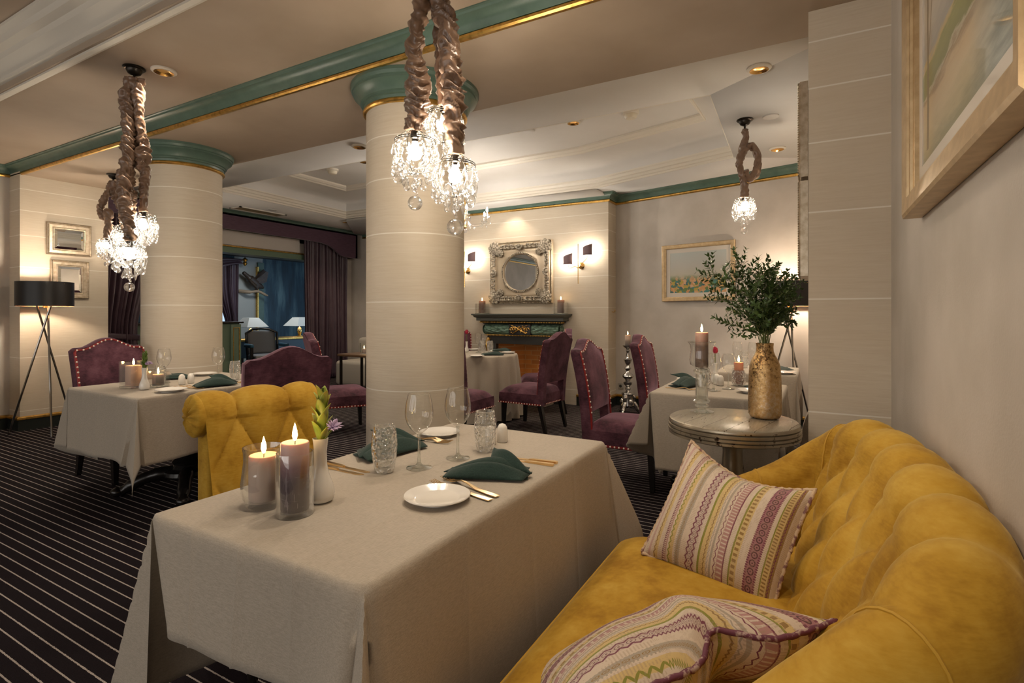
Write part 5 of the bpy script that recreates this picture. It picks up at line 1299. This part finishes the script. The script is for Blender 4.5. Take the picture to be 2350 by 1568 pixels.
# ---------------------------------------------------------------- right tables
napkin('dark green napkin at the left side of the table behind the silver side table', (-.76, 3.75, TT), radians(75), 1.25, 7); napkin('dark green napkin beside the gold vase on the table behind', (-.335, 3.815, TT), radians(-60), .78, 8, flat=True)
fork('gold fork in front of the left napkin behind the silver side table', (-.86, 3.575), (-.66, 3.55)); knife('gold knife behind the hurricane glass', (-.86, 3.98), (-.66, 3.96))
wine_glass('empty wine glass directly right of the hurricane candle glass', (-.565, 3.605, TT), s=1.0); wine_glass('empty wine glass before the coral candle', (-.495, 3.735, TT), s=.95)
tumbler('cut glass tumbler behind the hurricane glass stem', (-.63, 3.69, TT), s=.9)
glass_vessel('bulbous cut glass around the coral candle', (-.455, 3.935, TT), [(.030, 0), (.036, .004), (.047, .035), (.048, .06), (.042, .09), (.036, .105)], mat=CUTGLASS)
pillar_candle('coral candle in the bulbous cut glass', (-.455, 3.935, TT+.0125), .030, .145, W_CORAL)
bud_vase('white bud vase with a crimson rose behind the hurricane glass', (-.615, 3.985, TT), .85); rose('crimson rose in the white vase behind the hurricane glass', (-.615, 3.985, TT+.15), 1.3)
shaker('white shaker left of the coral candle', (-.565, 3.88, TT), s=1.1); shaker('white shaker behind the wine glasses on the right table', (-.595, 3.93, TT), s=1.1)
plate('white side plate half behind the gold vase', (-.345, 3.63, TT)); plate('white side plate by the hurricane glass on the table behind', (-.80, 4.02, TT))
wine_glass('empty wine glass on the farther right table left of the gold vase', (-.60, 5.10, TT)); wine_glass('empty wine glass on the farther right table touching the vase outline', (-.47, 5.05, TT)); tumbler('cut glass tumbler on the farther right table', (-.56, 5.25, TT))
napkin('dark green napkin on the farther right table beside the lamp legs', (-.265, 5.10, TT), radians(70), 1.15, 9, flat=True); plate('white side plate in front of the napkin on the farther right table', (-.22, 4.88, TT)); shaker('white shaker on the farther right table', (-.45, 4.9, TT))
glass_vessel('short glass around a small candle on the farther right table', (-.41, 5.02, TT), [(.035, 0), (.036, .07)]); pillar_candle('small pale candle on the farther right table', (-.41, 5.02, TT+.0125), .028, .05, W_GREY)
# ---------------------------------------------------------------- side table: hurricane and gold vase
hx, hy = -.530, 2.995; T2 = SZ+.0008
k_ = [(.060, 0), (.062, .003), (.045, .007), (.026, .012), (.023, .022), (.034, .027), (.036, .034), (.024, .042), (.040, .050), (.043, .058), (.036, .066), (.031, .072), (.031, .19), (.030, .20), (.041, .212), (.041, .222), (.030, .230), (.036, .236), (.058, .250), (.063, .275), (.060, .305), (.056, .330), (.061, .355), (.073, .372)]
t = thing('hurricane_glass', 'tall clear glass hurricane candle stand on the silver side table', 'candle stand', (hx, hy, T2))
MB().lathe([(0, 0)]+k_[:17]+[(0, .232)], 40).build('glass_stem', TGLASS, t, angle=40); MB().lathe([(0, .234)]+k_[16:], 44).build('glass_cup', GLASS, t, angle=60); MB().lathe([(.0715, .370), (.073, .3735), (.0742, .371)], 44).build('rim', TGLASS, t)
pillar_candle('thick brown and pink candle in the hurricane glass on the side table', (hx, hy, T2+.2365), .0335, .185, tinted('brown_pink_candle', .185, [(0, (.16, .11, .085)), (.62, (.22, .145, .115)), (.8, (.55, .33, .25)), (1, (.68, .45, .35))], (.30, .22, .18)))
k = NT('hammered_gold_leaf'); f = k.noise(k.coord(), 55, 6, .75); g = k.noise(k.coord(scale=(1, 1, .35)), 6, 3); w_ = k.math('ADD', f, k.math('MULTIPLY', k.math('SUBTRACT', g, .5), .9))
k.base(k.ramp(w_, [(.34, (.11, .06, .025)), (.46, (.55, .36, .16)), (.56, (.66, .44, .20)), (.70, (.72, .58, .42))])); k.p(Metallic=.9, Roughness=.27); k.bump(f, .55, .004); GOLDV = k.m
vx, vy = -.222, 2.972
t = tag(MB().lathe([(0, 0), (.056, 0), (.069, .006), (.0765, .022), (.078, .06), (.077, .14), (.0745, .22), (.071, .262), (.062, .290), (.047, .318), (.041, .335), (.0395, .356), (.041, .372), (.0415, .376), (.038, .376), (.037, .35), (.05, .29), (.06, .2), (.06, .03), (0, .02)], 56).build('vase', GOLDV, angle=50), 'tall distressed gold vase holding greenery on the silver side table', 'vase'); t.location = (vx, vy, T2)
BOXL = NT('myrtle_leaf'); f = BOXL.noise(BOXL.coord(), 40, 2); BOXL.base(BOXL.ramp(f, [(.3, (.030, .062, .016)), (.7, (.085, .145, .035))])); BOXL.p(Roughness=.38); BOXL = BOXL.m
BST = pm('greenish_twig', (.20, .24, .08), .6)
t = thing('greenery', 'dark green small-leaved branches fanned out of the gold vase', 'branches', (vx, vy, T2+.37)); rnd = random.Random(21)
tips = [(-.30, .04, .43), (-.20, -.02, .42), (-.13, .06, .48), (-.06, -.05, .45), (-.02, .03, .42), (.05, .05, .44), (.10, .10, .38), (.20, .16, .36), (.31, .30, .38), (.33, .34, .29), (.30, .30, .20), (-.22, .05, .27), (-.27, -.02, .14), (.13, .03, .24), (-.12, -.08, .28), (.0, .09, .33), (-.17, .08, .37), (.22, .18, .17), (.07, .08, .28), (-.06, -.10, .20),
        (-.24, .0, .36), (-.09, .02, .40), (.03, -.04, .36), (.14, .10, .31), (.25, .22, .30), (-.17, -.05, .22), (.11, .05, .16), (-.10, .07, .17), (-.15, .02, .44), (.0, -.06, .27)]
for i, (lt, fw, hz) in enumerate(tips):
    e = (CR*lt+CF*fw+Vector((0, 0, hz)))*.95; st0 = Vector((rnd.uniform(-.018, .018), rnd.uniform(-.018, .018), -.12)); mid = Vector((e.x*.35, e.y*.35, hz*.52))
    path = crom([st0, Vector((st0.x*.8+e.x*.06, st0.y*.8+e.y*.06, .02)), mid, e*.8+Vector((0, 0, hz*.03)), e], 8); m = MB(); m.tube(path, [.0026*(1-.7*q/(len(path)-1)) for q in range(len(path))], 6); m.mi = 1; side = 0
    def sprig(path, start, step, L0):
        acc = 0
        for a, b in zip(path[start:], path[start+1:]):
            acc += (b-a).length
            while acc > step:
                acc -= step; d = (b-a).normalized(); sgn = rnd.uniform(0, 2*pi)
                for q in (0, pi):
                    n = Matrix.Rotation(sgn+q, 3, d) @ d.orthogonal().normalized(); dd = d*.55+n*.8+Vector((0, 0, .12)); leaf(m, tuple(b), dd, (d*.8-n*.5), rnd.uniform(.75, 1.15)*L0, L0*.48, .2, 1, 5)
    sprig(path, 9, .0135, .029)
    for k in range(6):                                  # side twigs
        j = rnd.randint(11, len(path)-6); a = path[j]; d = (path[j+1]-path[j]).normalized(); n = Matrix.Rotation(rnd.uniform(0, 2*pi), 3, d) @ d.orthogonal().normalized(); q = [a+(d*.75+n*.6)*x+Vector((0, 0, .02*x*8*x)) for x in (0, .025, .05, .075, .095)]
        m.mi = 0; m.tube(q, [.0013, .0012, .001, .0008, .0005], 5); m.mi = 1; sprig(q, 0, .015, .026)
    leaf(m, tuple(e), path[-1]-path[-2], Vector((1, 0, .3)), .026, .012, .1, 1, 5)
    m.build('branch', [BST, BOXL], t, angle=180)
# ---------------------------------------------------------------- candles around the fireplace
for x, lab in ((-4.245, 'left'), (-2.985, 'right')):
    ex = 'brown candle at the column end of the mantel' if lab == 'left' else 'brown candle at the mantel end below the full two-armed wall light'
    g = 'square glass at the column end of the mantel' if lab == 'left' else 'square glass at the mantel end below the full two-armed wall light'
    square_holder(g, (x, FY-.12, 1.2325), .15, .15, 0); pillar_candle(ex, (x, FY-.12, 1.2450), .049, .175, W_BROWN)
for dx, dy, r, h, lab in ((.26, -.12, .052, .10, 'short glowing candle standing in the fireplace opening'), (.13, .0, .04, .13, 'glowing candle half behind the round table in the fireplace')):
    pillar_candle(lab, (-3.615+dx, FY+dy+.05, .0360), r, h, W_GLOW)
# tall silver candlestick
t = thing('candlestick', 'tall ornate silver floor candlestick by the chimney breast', 'candlestick', (-2.03, 6.50, 0))
MB().lathe([(0, .235), (.075, .235), (.082, .243), (.075, .255), (.03, .262), (.022, .285), (.034, .295), (.036, .31), (.026, .325), (.034, .345), (.052, .36), (.056, .385), (.03, .395), (.034, .42), (.066, .445), (.074, .462), (.060, .485), (.03, .505), (.022, .525), (.035, .545), (.044, .558), (.02, .585), (.018, .60), (.034, .62), (.044, .645), (.054, .668), (.048, .672), (.032, .68), (.022, .71), (.017, .75), (.019, .765), (.030, .775), (.018, .79), (.022, .80), (.060, .825), (.066, .833), (.066, .842), (.02, .845), (0, .845)], 32).build('stem', SILVER, t, angle=45)
for a in (-100, 20, 140):
    c, s = cos(radians(a)), sin(radians(a)); MB().tube(crom([(.05*c, .05*s, .23), (.072*c, .072*s, .19), (.068*c, .068*s, .14), (.10*c, .10*s, .085), (.125*c, .125*s, .04), (.145*c, .145*s, .016)], 5), [.030]*6+[.026]*5+[.030]*5+[.026]*5+[.018]*4+[.014], 10).build('scroll_leg', SILVER, t)
    m = MB(); b = radians(a+60); c, s = cos(b), sin(b)
    m.sph((.062*c, .062*s, .14), (.036, .036, .048), 14, 9); m.build('boss', SILVER, t)
    m = MB(); m.sph((.15*cos(radians(a)), .15*sin(radians(a)), .012), (.030, .022, .012), 10, 6); m.build('paw_foot', SILVER, t)
MB().lathe([(0, .06), (.06, .07), (.085, .10), (.065, .20), (.07, .235), (0, .236)], 24).build('core', SILVER, t)
pillar_candle('slim grey candle on the tall silver candlestick', (-2.03, 6.50, .8455), .034, .125, W_GREY)

# ---------------------------------------------------------------- striped cushions
def stripe_mat(name, off=0.0, flip=False):
    k = NT(name); sp = k.n('SeparateXYZ'); k.set(sp.inputs[0], k.n('TexCoord').outputs['UV']); u, v = sp.outputs[0], sp.outputs[1]
    if flip: u = k.math('SUBTRACT', 1.0, u)
    nz = k.noise(k.coord('UV', (90, 90, 1)), 3, 2); u2 = k.math('ADD', u, k.math('MULTIPLY', k.math('SUBTRACT', k.noise(k.coord('UV', (1, 60, 1)), 2, 2), .5), .006))
    cr, ye, pu, gr, pk, ol, br = (.66, .55, .44), (.64, .47, .20), (.17, .030, .075), (.40, .35, .28), (.44, .23, .22), (.24, .25, .03), (.30, .18, .05)
    base = k.ramp(u2, [(0, cr), (.05, (.55, .36, .32)), (.07, cr), (.095, ye), (.13, cr), (.17, pu), (.185, pk), (.20, cr), (.215, ye), (.255, cr), (.275, gr), (.31, cr), (.36, (.56, .44, .38)), (.43, cr), (.455, ol), (.47, ye), (.52, cr), (.545, gr), (.56, cr), (.60, pk), (.645, pu), (.655, cr), (.69, ol), (.70, ye), (.745, cr), (.80, (.34, .15, .17)), (.875, cr), (.90, ol), (.91, ye), (.945, br), (.965, cr)], 'CONSTANT')
    c = base
    def tri(f): return k.math('PINGPONG', k.math('MULTIPLY', v, f), .5)
    def zig(u0, amp, hw_, f, col, c):
        d = k.math('ABSOLUTE', k.math('SUBTRACT', k.math('SUBTRACT', u, u0), k.math('MULTIPLY', k.math('SUBTRACT', tri(f), .25), amp*4)))
        return k.mix(k.math('LESS_THAN', d, hw_), c, col)
    def ring(u0, w, f, col, c, thick=.13):
        a = k.math('DIVIDE', k.math('SUBTRACT', u, u0), w); b = k.math('SUBTRACT', k.math('FRACT', k.math('MULTIPLY', v, f)), .5)
        r = k.math('SQRT', k.math('ADD', k.math('MULTIPLY', a, a), k.math('MULTIPLY', b, b))); m = k.math('MAXIMUM', k.math('LESS_THAN', k.math('ABSOLUTE', k.math('SUBTRACT', r, .36)), thick*.5), k.math('LESS_THAN', r, .10)); return k.mix(m, c, col)
    def dash(u0, hw_, f, duty, col, c):
        m = k.math('MULTIPLY', k.math('LESS_THAN', k.math('ABSOLUTE', k.math('SUBTRACT', u, u0)), hw_), k.math('LESS_THAN', k.math('FRACT', k.math('MULTIPLY', v, f)), duty)); return k.mix(m, c, col)
    c = zig(.105, .006, .0045, 26, br, c); c = zig(.225, .008, .005, 22, ol, c)
    c = dash(.293, .022, 60, .4, gr, c); c = ring(.293, .018, 26, br, c)
    c = zig(.372, .008, .0055, 20, pu, c); c = zig(.418, .008, .0055, 20, pu, c); c = ring(.395, .036, 20, (.11, .03, .06), c, .06)
    c = zig(.505, .004, .004, 30, br, c); c = zig(.532, .004, .003, 26, gr, c); c = dash(.625, .020, 34, .38, (.64, .52, .44), c)
    c = zig(.585, .006, .003, 18, pu, c); c = dash(.722, .014, 24, .5, br, c); c = ring(.838, .048, 17, (.09, .025, .04), c, .16); c = dash(.805, .008, 60, .5, pu, c); c = dash(.872, .008, 60, .5, pu, c)
    c = dash(.925, .012, 40, .45, br, c); c = dash(.185, .010, 70, .5, cr, c); c = zig(.955, .004, .003, 40, pu, c)
    hat = k.math('MULTIPLY', k.math('LESS_THAN', k.math('FRACT', k.math('MULTIPLY', v, 75)), .45), k.math('GREATER_THAN', k.noise(k.coord('UV', (34, 10, 1)), 1, 2), .5))
    c = k.mix(k.math('MULTIPLY', hat, .38), c, (.36, .25, .16))
    k.base(k.mix(k.math('MULTIPLY', nz, .3), c, (.30, .22, .16))); k.p(Roughness=.85, Specular_IOR_Level=.15, Sheen_Weight=.15); k.bump(nz, .25, .003); return k.m
CUSH = stripe_mat('embroidered_stripes'); CUSH2 = stripe_mat('embroidered_stripes_reversed', 0, True)
CORD1 = pm('cream_twisted_cord', (.55, .40, .26), .7, col2=(.20, .09, .08), nscale=60, lo=.5, hi=.6); CORD2 = pm('plum_twisted_cord', (.13, .03, .055), .7, col2=(.42, .30, .26), nscale=70, lo=.52, hi=.62)
def cushion(label, M_, w, h, th, mat, cord, bend=None, uvf=None):
    t = thing('cushion', label, 'cushion', (0, 0, 0), 0, 'embroidered striped cushions'); t.matrix_world = M_
    def edge(u, v): return (w/2*u*(1-.055*(1-v*v)*0-.05*(1-abs(v)**2.2)), h/2*v*(1-.05*(1-abs(u)**2.2)))
    def pt(u, v, s):
        x, y = edge(u, v); q = max(0, (1-abs(u)**2.6))*max(0, (1-abs(v)**2.6)); z = s*th/2*q**.62
        z += .003*sin(7*u+3*v)*q
        p = Vector((x, y, z)); return bend(p, u, v) if bend else p
    m = MB(); N = 44
    for s in (1, -1):
        b = len(m.v); P = []; U = []
        for j in range(N+1):
            for i in range(N+1): u, v = 2*i/N-1, 2*j/N-1; P.append(tuple(pt(u, v, s))); U.append(uvf(u, v) if uvf else (i/N, j/N))
        F = [(j*(N+1)+i, j*(N+1)+i+1, (j+1)*(N+1)+i+1, (j+1)*(N+1)+i) for j in range(N) for i in range(N)]
        m.add(P, F, U)
    m.build('cover', mat, t, angle=180)
    e = []
    for i in range(60): e.append((-1+2*i/60, -1))
    for i in range(60): e.append((1, -1+2*i/60))
    for i in range(60): e.append((1-2*i/60, 1))
    for i in range(61): e.append((-1, 1-2*i/60))
    c = MB(); c.tube([pt(u, v, 0) for u, v in e], .0058, 8, True, lambda i, a: 1+.22*sin(i*1.9+a)); c.build('corded_edge', cord, t, angle=180)
    return t
X = Vector((.39, -.10, -.01)); Y = Vector((.10, .21, .30)); Z = X.cross(Y)
cen = Vector((-.236, 1.735, .604)); mt = rot_frame(cen, X, Z)
if mt.col[2].y > 0: pass
def bd1(p, u, v): return Vector((p.x, p.y-.028*(1-u*u)*(v > 0)*v+.03*max(0, -u)*max(0, v)**2, p.z+.02*u*u))
cushion('striped embroidered cushion propped upright at the far end of the sofa', mt @ Matrix.Rotation(radians(-6), 4, 'Z'), .40, .375, .19, CUSH, CORD1, bd1)
X = Vector((.66, .74, .08)).normalized(); Y = Vector((.60, -.56, .56)).normalized(); Z = X.cross(Y)
cen = Vector((-.172, 1.065, .604))-Y*.205; mt = rot_frame(cen, X, Z)
def bd2(p, u, v):
    g = exp(-((u-.22)/.20)**2)*max(0, .35+.65*v); return Vector((p.x-.02*g*u, p.y-.055*g, p.z-.045*g+.015*max(0, v)))
cushion('striped embroidered cushion slumped at the near end of the sofa with a dented top', mt, .60, .43, .19, CUSH, CORD2, bd2, lambda u, v: (.12+.66*hypot(max(0, u+.25), 1.12-v), atan2(max(0, u+.25), 1.12-v)*.55+.5+(min(0, u+.25))*.5))

# ---------------------------------------------------------------- lounge contents (through the opening)
PLE = pm('pleated_ivory_shade', (.82, .80, .72), .6)
t = None
def table_lamp(label, loc, lit=True):
    t = thing('table_lamp', label, 'table lamp', loc, 0, 'pleated white table lamps')
    MB().lathe([(0, 0), (.07, 0), (.07, .015), (.03, .03), (.05, .09), (.06, .13), (.035, .19), (.012, .21), (.012, .36), (0, .36)], 18).build('base', BRASS, t)
    m = MB(); a, b = .24, .105; P = [(-a, -a, .235), (a, -a, .235), (a, a, .235), (-a, a, .235), (-b, -b, .42), (b, -b, .42), (b, b, .42), (-b, b, .42)]; m.add(P, [(0, 1, 5, 4), (1, 2, 6, 5), (2, 3, 7, 6), (3, 0, 4, 7)]); o = m.build('lamp_shade', PLE, t, flat=True); o.modifiers.new('s', 'SOLIDIFY').thickness = .004
    MB().sph((0, 0, .32), .03, 10, 7).build('bulb', emis('lounge_bulb', (1, .95, .85), 60), t); return t
table_lamp('white table lamp left on the lounge console below the mounted bird', (-9.95, 6.82, .725)); table_lamp('white table lamp half hidden by the plum curtain', (-9.95, 8.0, .725))
t = thing('console_table', 'dark console table behind the lounge armchairs', 'table', (-9.95, 7.4, 0)); MB().rbox((-.26, -1.0, .68), (.26, 1.0, .723), .01).build('tabletop', GILT, t); MB().box((-.22, -.95, .35), (.22, .95, .68)).build('apron', pm('teal_lacquer', (.03, .07, .09), .3), t)
for x in (-.2, .2):
    for y in (-.92, .92): MB().box((x-.03, y-.03, 0), (x+.03, y+.03, .36)).build('leg', BLACKW, t)
DKV = velvet_mat('midnight_velvet', (.010, .014, .02), (.02, .028, .038), (.04, .055, .07), (.6, .8, 1), .3); GRV = pm('grey_upholstery', (.30, .29, .28), .7); TEALV = pm('teal_velvet', (.03, .12, .18), .6)
def lounge_chair(label, loc, rz, mat, arm):
    t = thing('lounge_chair', label, 'armchair', loc, rz); m = MB(); m.grid(lambda u, v: (-.28-.10*v+.02*sin(pi*u), -.25+.5*u, .48+(.40+.03*sin(pi*u))*v), 10, 8); o = m.build('backrest', mat, t, angle=180); o.modifiers.new('s', 'SOLIDIFY').thickness = -.05
    MB().tube([(-.27, -.27, .42), (-.35, -.28, .86), (-.40, -.15, .93), (-.41, 0, .945), (-.40, .15, .93), (-.35, .28, .86), (-.27, .27, .42)], .024, 8).build('back_frame', BLACKW, t); MB().rbox((-.28, -.28, .32), (.28, .28, .47), .04).build('seat', mat, t)
    for s in (-1, 1):
        MB().rbox((-.26, s*.31-.04, .60), (.18, s*.31+.04, .67), .03).build('armrest', arm, t); MB().box((.12, s*.31-.025, 0), (.17, s*.31+.025, .62)).build('leg', BLACKW, t); MB().box((-.28, s*.27-.025, 0), (-.23, s*.27+.025, .45)).build('leg', BLACKW, t)
    return t
lounge_chair('grey armchair with dark wood frame seen in the lounge', (-8.95, 6.47, 0), radians(-20), GRV, TEALV)
lounge_chair('dark lounge armchair beside the green counter', (-9.15, 5.60, 0), radians(15), DKV, DKV)
t = thing('bar_counter', 'green panelled counter with black top at the lounge opening', 'counter', (-8.33, 4.75, 0)); SAGE = MATS['pale_sage_paint']; MB().box((-.14, -.85, 0), (.14, .66, 1.075)).build('body', SAGE, t); MB().rbox((-.19, -.88, 1.075), (.19, .71, 1.105), .01).build('countertop', BLACKW, t)
m = MB().rbox((.10, .50, .0), (.175, .67, 1.06), .006); m.build('pilaster', SAGE, t); fr_ = MB()
for a_, b_ in (((.174, .53, .1), (.182, .54, 1.0)), ((.174, .63, .1), (.182, .64, 1.0)), ((.174, .53, 1.0), (.182, .64, 1.01)), ((.174, .53, .09), (.182, .64, .1))): fr_.box(a_, b_)
fr_.build('gilt_frame', GILT, t)
lct = curtain('curtain', 'dark curtain gathered to the right of the lounge window', 'curtain', LX+.12, 6.75, 7.30, .02, 2.42, 7, .035, (.95, .55, 1), seed=8)
m = MB(); m.grid(lambda u, v: (LX+.24+.03*sin(9*v), 6.25+1.05*u, 2.42-(.10+.42*(1-u)**1.3)*v+.04*sin(pi*u)*v), 20, 10); o = m.build('swag', CURT, lct, angle=180); o.modifiers.new('s', 'SOLIDIFY').thickness = .006
# mounted bird on a branch
FEA = pm('dark_brown_feathers', (.020, .014, .010), .45, col2=(.06, .035, .02), nscale=30, stretch=(1, 1, 4), bump=.4)
t = thing('mounted_bird', 'mounted dark bird on a branch on the pale lounge wall', 'mounted bird', (LX+.18, 7.66, 1.93))
bm_ = bpy.data.meshes.new('body'); V_ = [(0, -.30, .22), (0, -.20, .14), (0, -.06, .02), (0, .08, -.07), (0, .17, -.09), (0, .22, -.13), (.02, .04, -.14), (.02, .05, -.21)]
bm_.from_pydata(V_, [(0, 1), (1, 2), (2, 3), (3, 4), (4, 5), (3, 6), (6, 7)], []); bo = bpy.data.objects.new('body', bm_); C.objects.link(bo); bo.parent = t; bm_.materials.append(FEA)
sk = bo.modifiers.new('skin', 'SKIN'); bo.modifiers.new('sub', 'SUBSURF').render_levels = 2
for v, r in zip(bm_.skin_vertices[0].data, [.045, .05, .095, .095, .05, .015, .025, .015]): v.radius = (r, r)
bm_.skin_vertices[0].data[2].use_root = True
for s, pts in ((-1, [(.04, -.04, .05), (.10, .05, .14), (.12, .18, .26), (.12, .24, .24), (.08, .22, .02), (.05, .10, -.03)]), (1, [(-.02, -.04, .04), (-.06, .10, .20), (-.08, .26, .32), (-.06, .33, .24), (-.05, .30, .05), (-.02, .12, -.02)])):
    m = MB(); n = len(pts); m.add(pts+[(x+.02, y, z) for x, y, z in pts], [tuple(range(n)), tuple(range(2*n-1, n-1, -1))]+[(i, (i+1) % n, n+(i+1) % n, n+i) for i in range(n)]); m.build('wing', FEA, t, flat=True)
MB().tube(crom([(-.16, -.28, -.20), (-.02, -.12, -.22), (.03, .05, -.20), (.05, .22, -.27), (.05, .28, -.29)], 5), [.04]*6+[.03]*10+[.02]*5, 8).build('branch', pm('pale_driftwood', (.35, .25, .16), .7), t)
t = tag(MB().lathe([(0, 0), (.03, .02), (.05, .06), (.03, .10), (.06, .14), (.02, .18), (0, .2)], 10).build('gilt_finial', GILT), 'gilded ornament above the lounge curtain', 'ornament'); t.location = (LX+.2, 7.40, 2.28)
# sofa and low table by the far wall, glimpsed between the chairs and the nearer column
CRM = pm('cream_sofa_cloth', (.55, .50, .42), .8); t = thing('cream_sofa', 'cream sofa glimpsed between two purple chairs by the far wall', 'sofa', (-6.45, 6.95, 0), radians(-90)); MB().rbox((-.35, -.8, .0), (-.12, .8, .80), .07).build('backrest', CRM, t); MB().rbox((-.2, -.8, .0), (.4, .8, .42), .06).build('seat', CRM, t)
t = thing('occasional_table', 'small brown table with a glass candle glimpsed between two purple chairs', 'side table', (-5.9, 5.9, 0)); MB().rbox((-.3, -.25, .60), (.3, .25, .635), .008).build('tabletop', pm('brown_wood', (.16, .09, .045), .4), t)
for x in (-.26, .26):
    for y in (-.21, .21): MB().box((x-.015, y-.015, 0), (x+.015, y+.015, .6)).build('leg', BRONZE, t)
glass_vessel('clear glass on the small brown table', (-5.86, 5.86, .6362), [(.06, 0), (.062, .16)]); pillar_candle('candle in the clear glass on the small brown table', (-5.86, 5.86, .6487), .03, .06, W_PEACH)
